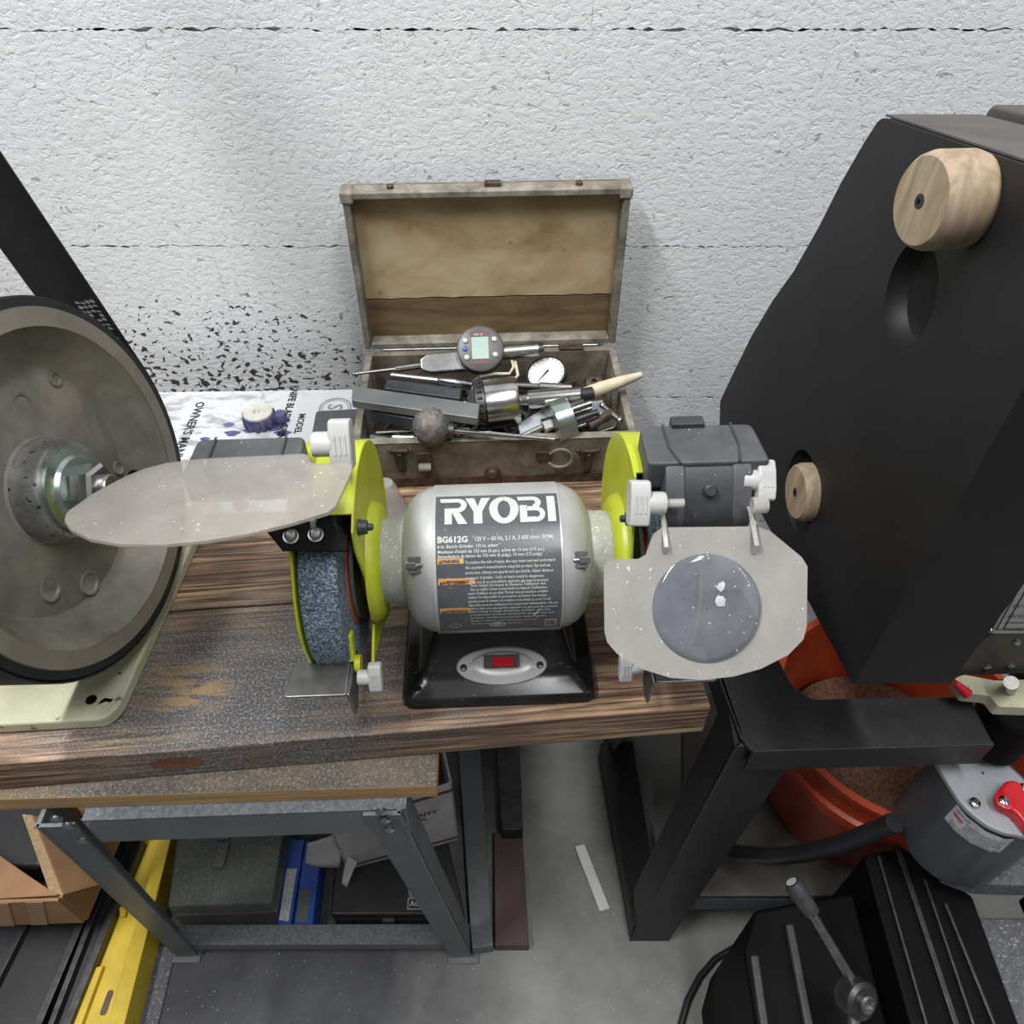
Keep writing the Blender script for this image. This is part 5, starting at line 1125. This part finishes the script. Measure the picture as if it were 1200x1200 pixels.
# label wrapped on the rounded nose
m = MB()
seq = [pz(x, y, GZ - 0.0078) for x, y in ((1124, 940.5), (1135.5, 954.8), (1156.5, 971), (1178, 980), (1190, 980.5))]
def lbp(u, v, lift=0.0012):
    k = min(int(u * (len(seq) - 1)), len(seq) - 2); f_ = u * (len(seq) - 1) - k
    p = seq[k].lerp(seq[k + 1], f_); d = (seq[k + 1] - seq[k]).normalized(); n_ = Vector((d.y, -d.x, 0))
    return p + n_ * lift + UP * (-0.003 - 0.030 * v)
m.grid(lambda u, v: lbp(u, v), 16, 2); gl2 = m.build('warning_label', 'whitelabel', gx)
m = MB()
for k, (v, u0, u1) in enumerate(((0.12, 0.06, 0.34), (0.30, 0.30, 0.9), (0.45, 0.30, 0.82), (0.60, 0.30, 0.9), (0.75, 0.1, 0.7), (0.88, 0.1, 0.9))):
    m.grid(lambda u, w, v=v, u0=u0, u1=u1: lbp(u0 + (u1 - u0) * u, v + 0.06 * w, 0.0017), 8, 1)
m.build('label_lines', 'grey_print', gx)
m = MB(); m.grid(lambda u, w: lbp(0.06 + 0.2 * u, 0.32 + 0.12 * w, 0.0017), 4, 1); m.build('label_red_bar', 'red_print', gx)
def gz(px, py, h=0.0): return pz(px, py, GZ + h)
for (x, y) in ((1141, 942), (1199, 925)):
    s_ = MB().lathe([(0.0055, 0), (0.0055, 0.001), (0.0046, 0.004), (0.0025, 0.0052)], gz(x, y), UP, 18).build('screw', 'chrome', gx, ang=20)
lv = [gz(1160, 938), gz(1172, 921), gz(1187, 922), gz(1196, 938), gz(1232, 990), gz(1214, 1000), gz(1182, 958), gz(1166, 952)]
red = MB().prism(roundpoly(lv, 0.006), (0, 0, 0.014)).build('red_lever', 'red', gx, bev=0.003)
MB().lathe([(0.0085, 0.0), (0.0085, 0.002), (0.007, 0.003)], gz(1177, 939, 0.0135), UP, 24).build('lever_boss', 'red', gx)
MB().lathe([(0.0045, 0.0), (0.0045, 0.002), (0.003, 0.003)], gz(1176, 939, 0.0165), UP, 16).build('lever_screw', 'chrome', gx)
# ------------------------------------------------------------------ black machine vise, grey gritty table
VZ = 0.34
def vz(px, py, Z=VZ): return pz(px, py, Z)
vs_ = thing('machine_vise', 'black cast machine vise with ribbed bed and bright crank handle, lower right', 'vise', vz(1010, 1110) - UP * VZ)
bed = [vz(1012, 1003), vz(1058, 992), vz(1140, 1050), vz(1205, 1230), vz(1075, 1230)]
MB().prism(bed, (0, 0, -VZ)).build('bed', 'black', vs_, bev=0.003)
for k, (a, b, w_) in enumerate((((1026, 1004), (1090, 1230), 0.003), ((1046, 992), (1124, 1230), 0.006), ((1080, 1032), (1146, 1230), 0.003), ((1104, 1060), (1172, 1230), 0.0035))):
    p, q = vz(*a), vz(*b); d = (q - p).normalized(); n_ = Vector((-d.y, d.x, 0)) * w_
    MB().prism([p, q, q + n_, p + n_], (0, 0, 0.006)).build('bed_rib', 'darksteel', vs_, bev=0.001)
jb = [vz(872, 1114, 0.28), vz(884, 1066, 0.28), vz(1018, 1040, 0.28), vz(1088, 1230, 0.28), vz(890, 1230, 0.28)]
MB().prism(jb, (0, 0, -0.28)).build('body_casting', 'black', vs_, bev=0.006)
p, q = vz(918, 1085, 0.28), vz(945, 1230, 0.28); n_ = Vector((0.010, 0, 0))
MB().prism([p, q, q + n_, p + n_], (0, 0, 0.010)).build('casting_rib', 'blackplastic', vs_, bev=0.003)
p, q = vz(878, 1120, 0.28), vz(893, 1230, 0.28)
MB().prism([p, q, q + n_, p + n_], (0, 0, 0.006)).build('casting_rib', 'blackplastic', vs_, bev=0.003)
h0, h1, h2_, h3 = pz(928, 1034, 0.45), pz(952, 1070, 0.43), pz(1000, 1152, 0.38), pz(1003, 1168, 0.375)
crank = MB().tube([h0.lerp(h1, 0.8), h2_], lambda t: 0.0042 + 0.001 * t, 12).build('crank_handle', 'steel', vs_)
MB().tube([h0, h0.lerp(h1, 0.15), h1], lambda t: 0.0075 + 0.0022 * math.sin(math.pi * t), 16).build('handle_grip', 'blackplastic', crank)
MB().lathe([(0.003, 0), (0.0055, 0.0008), (0.0055, 0.001)], h0, h0 - h1, 14).build('grip_end', 'print', crank)
MB().lathe([(0.014, -0.012), (0.018, -0.009), (0.018, 0.009), (0.014, 0.012)], h3, (0.3, -0.6, 0.7), 24).build('crank_hub', 'darksteel', crank, ang=30)
MB().lathe([(0.0085, 0.012), (0.0085, 0.016), (0.006, 0.017), (0.005, 0.014)], h3, (0.3, -0.6, 0.7), 20).build('hub_nut', 'steel', crank)
MB().tube([h3 - UP * 0.0, h3 + Vector((-0.012, -0.05, -0.03))], 0.006, 12).build('crank_stub', 'steel', crank)
TZ = 0.27
va, vb_ = vz(1140, 1050), vz(1205, 1230)
gt = thing('machine_table', 'grey gritty machine table at the lower right edge of the picture', 'machine table', Vector((0.62, 0.30, 0)))
MB().prism([Vector((va.x + 0.006, va.y, TZ)), Vector((va.x + 0.3, va.y, TZ)), Vector((va.x + 0.3, vb_.y, TZ)), Vector((vb_.x + 0.006, vb_.y, TZ))], (0, 0, -0.05)).build('table_plate', 'grit_table', gt, bev=0.003)
lip = [pz(1108, 1020, 0.41), pz(1140, 1004, 0.41), pz(1200, 1000, 0.41), pz(1330, 996, 0.41), pz(1330, 1036, 0.41), pz(1200, 1038, 0.41), pz(1150, 1036, 0.41)]
MB().prism(roundpoly(lip, 0.008), (0, 0, -0.03)).build('raised_ledge', 'grit_table', gt, bev=0.004)
MB().box((va.x + 0.17, va.y - 0.07, (TZ - 0.05) / 2), (0.14, 0.10, TZ - 0.051)).build('pedestal', 'black', gt, bev=0.006)
MB().box((va.x + 0.20, va.y + 0.02, (0.38 + TZ - 0.05) / 2), (0.16, 0.03, 0.38 - TZ + 0.05)).build('ledge_support', 'black', gt, bev=0.004)

# ------------------------------------------------------------------ floor odds and ends
cp = [pz(x, y, 0.005) for x, y in ((790, 1260), (797, 1205), (806, 1172), (820, 1145), (838, 1124), (860, 1111), (885, 1108), (880, 1110))]
tag(MB().tube(cp, 0.0048, 12).build('power_cord', 'cordblack', None), 'black power cord curving over the bare floor to the vise', 'cord')
a, b, n_ = pz(679, 990, 0.006), pz(709, 1066, 0.006), Vector((0.008, 0.002, 0))
tag(MB().prism([a - n_, a + n_, b + n_, b - n_], (0, 0, -0.0055)).build('chalk_stick', 'chalk', None, bev=0.0015), 'white soapstone marking stick lying on the floor under the bench', 'stick')
def bar3(name, label, quad, Z, mat, cat):
    return tag(MB().prism([pz(x, y, Z) for x, y in quad], (0, 0, -(Z - 0.0005))).build(name, mat, None, bev=0.0015), label, cat)
bar3('steel_channel', 'grey steel channel on the floor beside the stand leg', ((553, 1112), (578, 1108), (562, 860), (536, 860)), 0.03, 'stand', 'steel bar')
bar3('steel_bar', 'brown primered steel bar on the floor, nearest the viewer', ((580, 1108), (620, 1108), (612, 975), (579, 975)), 0.025, 'brownbar', 'steel bar')
bar3('steel_beam', 'dark steel beam lying behind the brown bar under the bench', ((588, 972), (613, 972), (608, 850), (580, 850)), 0.06, 'darksteel', 'steel bar')
# yellow rail with slot
YZ = 0.055
def yz(px, py, Z=YZ): return pz(px, py, Z)
yr = thing('yellow_rail', 'yellow pressed-steel rail with a slot, on the floor at lower left', 'rail', yz(150, 1090) - UP * YZ)
def yquad(q, Z, th, name, mat='yellow', bev=0.0015): return MB().prism([yz(x, y, Z) for x, y in q], (0, 0, -th)).build(name, mat, yr, bev=bev)
web = yquad(((176, 960), (194, 960), (124, 1215), (70, 1215)), YZ - 0.012, 0.006, 'web')
yquad(((193, 960), (206, 960), (142, 1215), (122, 1215)), YZ, YZ - 0.001, 'right_flange')
yquad(((112, 1133), (121, 1131), (90, 1215), (78, 1215)), YZ - 0.004, 0.02, 'left_lip')
yquad(((139, 1062), (148, 1062), (146, 1074), (140, 1074)), YZ - 0.004, 0.02, 'tab')
yquad(((176, 960), (182, 960), (82, 1215), (70, 1215)), YZ - 0.0125, YZ - 0.014, 'left_flange', 'darksteel')
sl_ = roundpoly([yz(127, 1160, YZ - 0.0118), yz(134, 1160, YZ - 0.0118), yz(124, 1190, YZ - 0.0118), yz(116, 1190, YZ - 0.0118)], 0.004)
MB().prism(sl_, (0, 0, 0.0004)).build('slot', 'brownbar', web)
# black channels at far lower left
for k, (q, Z, lb) in enumerate(((((62, 1010), (128, 1010), (36, 1230), (-50, 1230)), 0.05, 'black steel channel between the pale floor and the yellow rail'), (((138, 985), (168, 985), (70, 1230), (44, 1230)), 0.06, 'black steel channel lying against the yellow rail'))):
    ch = thing('black_channel', lb, 'channel', pz((q[0][0] + q[2][0]) / 2, 1110, Z) - UP * Z)
    MB().prism([pz(x, y, Z - 0.012) for x, y in q], (0, 0, -(Z - 0.0125))).build('web', 'blacksteel', ch, bev=0.001)
    for a, b, c, d in ((q[0], q[3], 7, 7),):
        MB().prism([pz(a[0], a[1], Z), pz(a[0] + c, a[1], Z), pz(b[0] + d, b[1], Z), pz(b[0], b[1], Z)], (0, 0, -0.03)).build('lip', 'darksteel', ch, bev=0.001)
    a, b = q[1], q[2]
    MB().prism([pz(a[0] - 8, a[1], Z), pz(a[0], a[1], Z), pz(b[0], b[1], Z), pz(b[0] - 10, b[1], Z)], (0, 0, -0.03)).build('lip', 'darksteel', ch, bev=0.001)
# dusty board under the stand foot
tag(MB().prism([pz(172, 1104, 0.004), pz(206, 1112, 0.004), pz(178, 1230, 0.004), pz(130, 1230, 0.004)], (0, 0, -0.0035)).build('floor_board', 'grit_table', None, bev=0.001), 'thin gritty grey board on the floor right of the yellow rail', 'board')
# cardboard box
cbx = thing('cardboard_box', 'open brown cardboard box with packing tape at the lower left', 'box', pz(40, 1080, 0.10))
zt_, zb_ = 0.185, 0.10
e0 = pz(69, 1052, zt_); e1 = Vector((e0.x, e0.y, zb_)); lft = Vector((-1, -0.03, 0)); bk_ = Vector((0.06, 1, 0)).normalized()
def sheet(pts, name, mat='cardboard', th=0.004):
    pts = [Vector(p) for p in pts]; n_ = (pts[1] - pts[0]).cross(pts[-1] - pts[0]).normalized() * th
    return MB().loft([pts, [p + n_ for p in pts]]).build(name, mat, cbx)
sheet([e0, e0 + lft * 0.25, e1 + lft * 0.25, e1], 'front_wall')
sheet([e1, e1 + lft * 0.25, e1 + lft * 0.25 + bk_ * 0.17, e1 + bk_ * 0.17], 'bottom')
sheet([e0, e1, e1 + bk_ * 0.17, e0 + bk_ * 0.17], 'side_wall')
sheet([e0 + bk_ * 0.17 + lft * 0.25, e0 + bk_ * 0.17, e1 + bk_ * 0.17, e1 + bk_ * 0.17 + lft * 0.25], 'back_wall')
fl = [pz(-40, 985, zt_ + 0.02), pz(0, 1003, zt_ + 0.02), pz(30, 1024, zt_ + 0.014), pz(67, 1049, zt_ + 0.002), e0 + lft * 0.12 + UP * 0.001, e0 + lft * 0.25 + UP * 0.001]
MB().prism(fl, (0, 0, -0.004)).build('front_flap', 'cardboard', cbx)
# right flap standing up and leaning in over the box
s0_ = [e0 + Vector((0.003, 0.004, 0)), pz(130, 1032, 0.13), pz(104, 960, 0.27), pz(38, 956, 0.27)]
sheet(s0_, 'side_flap')
q0_, q1_ = pz(38, 956, 0.272), pz(18, 996, 0.215)
sheet([s0_[3], s0_[0], e0 + Vector((-0.012, 0.004, 0.002)), s0_[3] + Vector((-0.012, 0, 0.002))], 'cut_edge', 'cardinner', 0.002)
for a_, w_ in ((0.018, 0.022), (0.062, 0.020)):
    p = e0 + lft * a_ - bk_ * 0.0045
    MB().prism([p, p + lft * w_, p + lft * (w_ + 0.03) - UP * (zt_ - zb_), p + lft * 0.03 - UP * (zt_ - zb_)], -bk_ * 0.0006).build('packing_tape', 'cardtape', cbx)
MB().box(e1 + lft * 0.14 + bk_ * 0.10 + UP * 0.035, (0.16, 0.10, 0.055)).build('dark_contents', 'blacksteel', cbx, bev=0.008)
tag(MB().box((e1.x - 0.17, e1.y + 0.11, zb_ / 2), (0.22, 0.14, zb_ - 0.010)).build('dark_crate', 'caseblack', None, bev=0.003), 'dark crate on the floor under the cardboard box', 'crate')

# under-bench cases
oc = thing('tool_case', 'dusty grey-green tool case with a latch under the bench', 'case', (-0.395, 0.46, 0))
ZC = 0.088
q = [pz(196, 1062, ZC), pz(318, 1058, ZC), pz(336, 950, ZC), pz(212, 950, ZC)]
lidc = MB().loft([[p - UP * 0.030 + (p - Vector((-0.395, 0.46, ZC))) * 0.03 for p in q], q]).build('lid', 'olive', oc, bev=0.004)
MB().prism([p - UP * 0.0325 + (p - Vector((-0.395, 0.46, ZC))) * 0.02 for p in q], (0, 0, -(ZC - 0.0335))).build('body', 'olive', oc, bev=0.003)
lt = [pz(x, y, ZC + 0.001) for x, y in ((248, 1018), (262, 1018), (270, 988), (257, 988))]
lo_ = MB().prism(lt, (0, 0, 0.004)).build('latch', 'olive', lidc, bev=0.001)
MB().prism([pz(x, y, ZC + 0.001) for x, y in ((252, 985), (268, 985), (272, 965), (256, 965))], (0, 0, 0.005)).build('latch_hinge', 'olive', lidc, bev=0.001)
# blue boxes
for k, (q, lab) in enumerate(((((325, 1082), (341, 1086), (357, 984), (338, 982)), 'blue slim box with a long white label, nearest the grey-green case'), (((343, 1088), (366, 1088), (377, 992), (358, 984)), 'plain blue slim box beside the black case'))):
    Z = 0.05; bb_ = thing('blue_box', lab, 'box', pz(350, 1060, Z) - UP * Z)
    MB().prism([pz(x, y, Z) for x, y in q], (0, 0, -(Z - 0.001))).build('box_body', 'bluebox', bb_, bev=0.0015)
    if k == 0: MB().prism([pz(x, y, Z + 0.0003) for x, y in ((327, 1078), (338, 1080), (348, 1018), (336, 1018))], (0, 0, 0.0004)).build('paper_label', 'whitelabel', bb_)
    else: MB().prism([pz(x, y, Z + 0.0003) for x, y in ((347, 1080), (360, 1080), (365, 1042), (352, 1042))], (0, 0, 0.0004)).build('dull_patch', 'olive', bb_)
# black case with maker's badge
bc2 = thing('black_case', 'flat black plastic case with a silver maker badge, under the bench', 'case', (-0.16, 0.42, 0))
ZK = 0.054
q = [pz(388, 1072, ZK), pz(545, 1072, ZK), pz(525, 985, ZK), pz(396, 985, ZK)]
lidk = MB().prism(q, (0, 0, -0.018)).build('lid', 'caseblack', bc2, bev=0.003)
MB().prism([p - UP * 0.0195 for p in q], (0, 0, -(ZK - 0.0205))).build('body', 'caseblack', bc2, bev=0.003)
c = pz(455, 1075, ZK - 0.012); MB().box((c.x, c.y - 0.002, ZK - 0.022), (0.018, 0.006, 0.014)).build('catch', 'blackplastic', bc2, bev=0.001)
bdg = MB().prism([pz(x, y, ZK + 0.0003) for x, y in ((477, 1066), (515, 1066), (512, 1052), (478, 1052))], (0, 0, 0.0004)).build('badge', 'plate', lidk)
MB().prism([pz(x, y, ZK + 0.0009) for x, y in ((478.5, 1064.5), (515, 1064.5), (512, 1053.5), (479.5, 1053.5))], (0, 0, 0.0002)).build('badge_ground', 'caseblack', bdg)
m = MB(); letter(m, 'ACCUSIZE', 0.0105, pz(480, 1062, ZK + 0.0012), (1, 0, 0), (0, 1, 0), UP, 0.0003, bold=0.0003); m.build('badge_word', 'print', bdg)
em = MB(); cc = pz(490, 1043, ZK + 0.0004)
em.lathe([(0.0145, 0), (0.0145, 0.0004)], cc, UP, 28); em.build('round_emblem', 'grey_print', lidk)
# white torn mailing box
mz0, mz1 = 0.056, 0.245
mb0 = Vector((-0.0805, 0.473, mz0)); mxd = Vector((-0.966, -0.259, 0)); myd = Vector((-0.259, 0.966, 0))
mbx = thing('mailing_box', 'torn white mailing carton with red stripes on the black case', 'box', mb0 + mxd * 0.09 + myd * 0.06)
Hm = UP * (mz1 - mz0)
fr = MB().prism([mb0, mb0 + mxd * 0.17, mb0 + mxd * 0.17 + Hm * 0.85, mb0 + Hm], myd * 0.003).build('front_wall', 'mailer', mbx)
MB().prism([mb0, mb0 + Hm, mb0 + myd * 0.12 + Hm, mb0 + myd * 0.12], mxd * 0.003).build('side_wall', 'mailer', mbx)
MB().prism([mb0 + mxd * 0.17, mb0 + mxd * 0.17 + Hm * 0.85, mb0 + mxd * 0.17 + myd * 0.12 + Hm * 0.85, mb0 + mxd * 0.17 + myd * 0.12], -mxd * 0.003).build('side_wall', 'mailer', mbx)
MB().prism([mb0 + myd * 0.12, mb0 + mxd * 0.17 + myd * 0.12, mb0 + mxd * 0.17 + myd * 0.12 + Hm, mb0 + myd * 0.12 + Hm], myd * 0.003).build('back_wall', 'mailer', mbx)
MB().prism([mb0, mb0 + mxd * 0.17, mb0 + mxd * 0.17 + myd * 0.12, mb0 + myd * 0.12], UP * 0.003).build('bottom', 'mailer', mbx)
for h0_, h1_ in ((0.88, 0.92), (0.06, 0.09)):
    MB().prism([mb0 + Hm * h0_, mb0 + mxd * 0.165 + Hm * (h0_ * 0.9), mb0 + mxd * 0.165 + Hm * (h1_ * 0.9), mb0 + Hm * h1_], -myd * 0.0005).build('red_stripe', 'mailred', fr)
m = MB(); letter(m, 'PRIORITY', 0.0135, pP(513, 952, mb0, myd), -mxd, UP, -myd, 0.0006, bold=0.0005, align='RIGHT'); letter(m, 'MAIL', 0.011, pP(501, 960, mb0, myd), -mxd, UP, -myd, 0.0006, bold=0.0003, align='RIGHT')
m.build('carton_lettering', 'mailred', fr)
# torn curled flaps
def curl(c, ex_, ey_, L, Wd_, bend, name):
    m = MB()
    def fn(u, v):
        a = bend * u; return Vector(c) + Vector(ex_) * (L * (math.sin(a) / bend)) + Vector((0, 0, 1)) * (L * (1 - math.cos(a)) / bend * 0.8) + Vector(ey_) * (Wd_ * (v - 0.5) * (1 - 0.5 * u + 0.06 * math.sin(9 * v)))
    m.grid(fn, 8, 6); o = m.build(name, 'mailer', mbx); s = o.modifiers.new('thick', 'SOLIDIFY'); s.thickness = 0.0015; return o
p = mb0 + mxd * 0.165 + Hm * 0.40
curl(p, (-0.95, -0.25, -0.1), (0.2, 0.3, 0.9), 0.055, 0.08, 0.9, 'torn_flap')
curl(p + Vector((0.01, -0.002, -0.03)), (-0.3, -0.6, -0.55), (-0.75, 0.4, 0.2), 0.045, 0.02, -0.6, 'torn_strip')
curl(p + Vector((-0.03, 0.03, 0.02)), (-0.5, 0.1, 0.75), (0.2, 0.3, 0.9), 0.04, 0.03, 0.5, 'torn_strip')
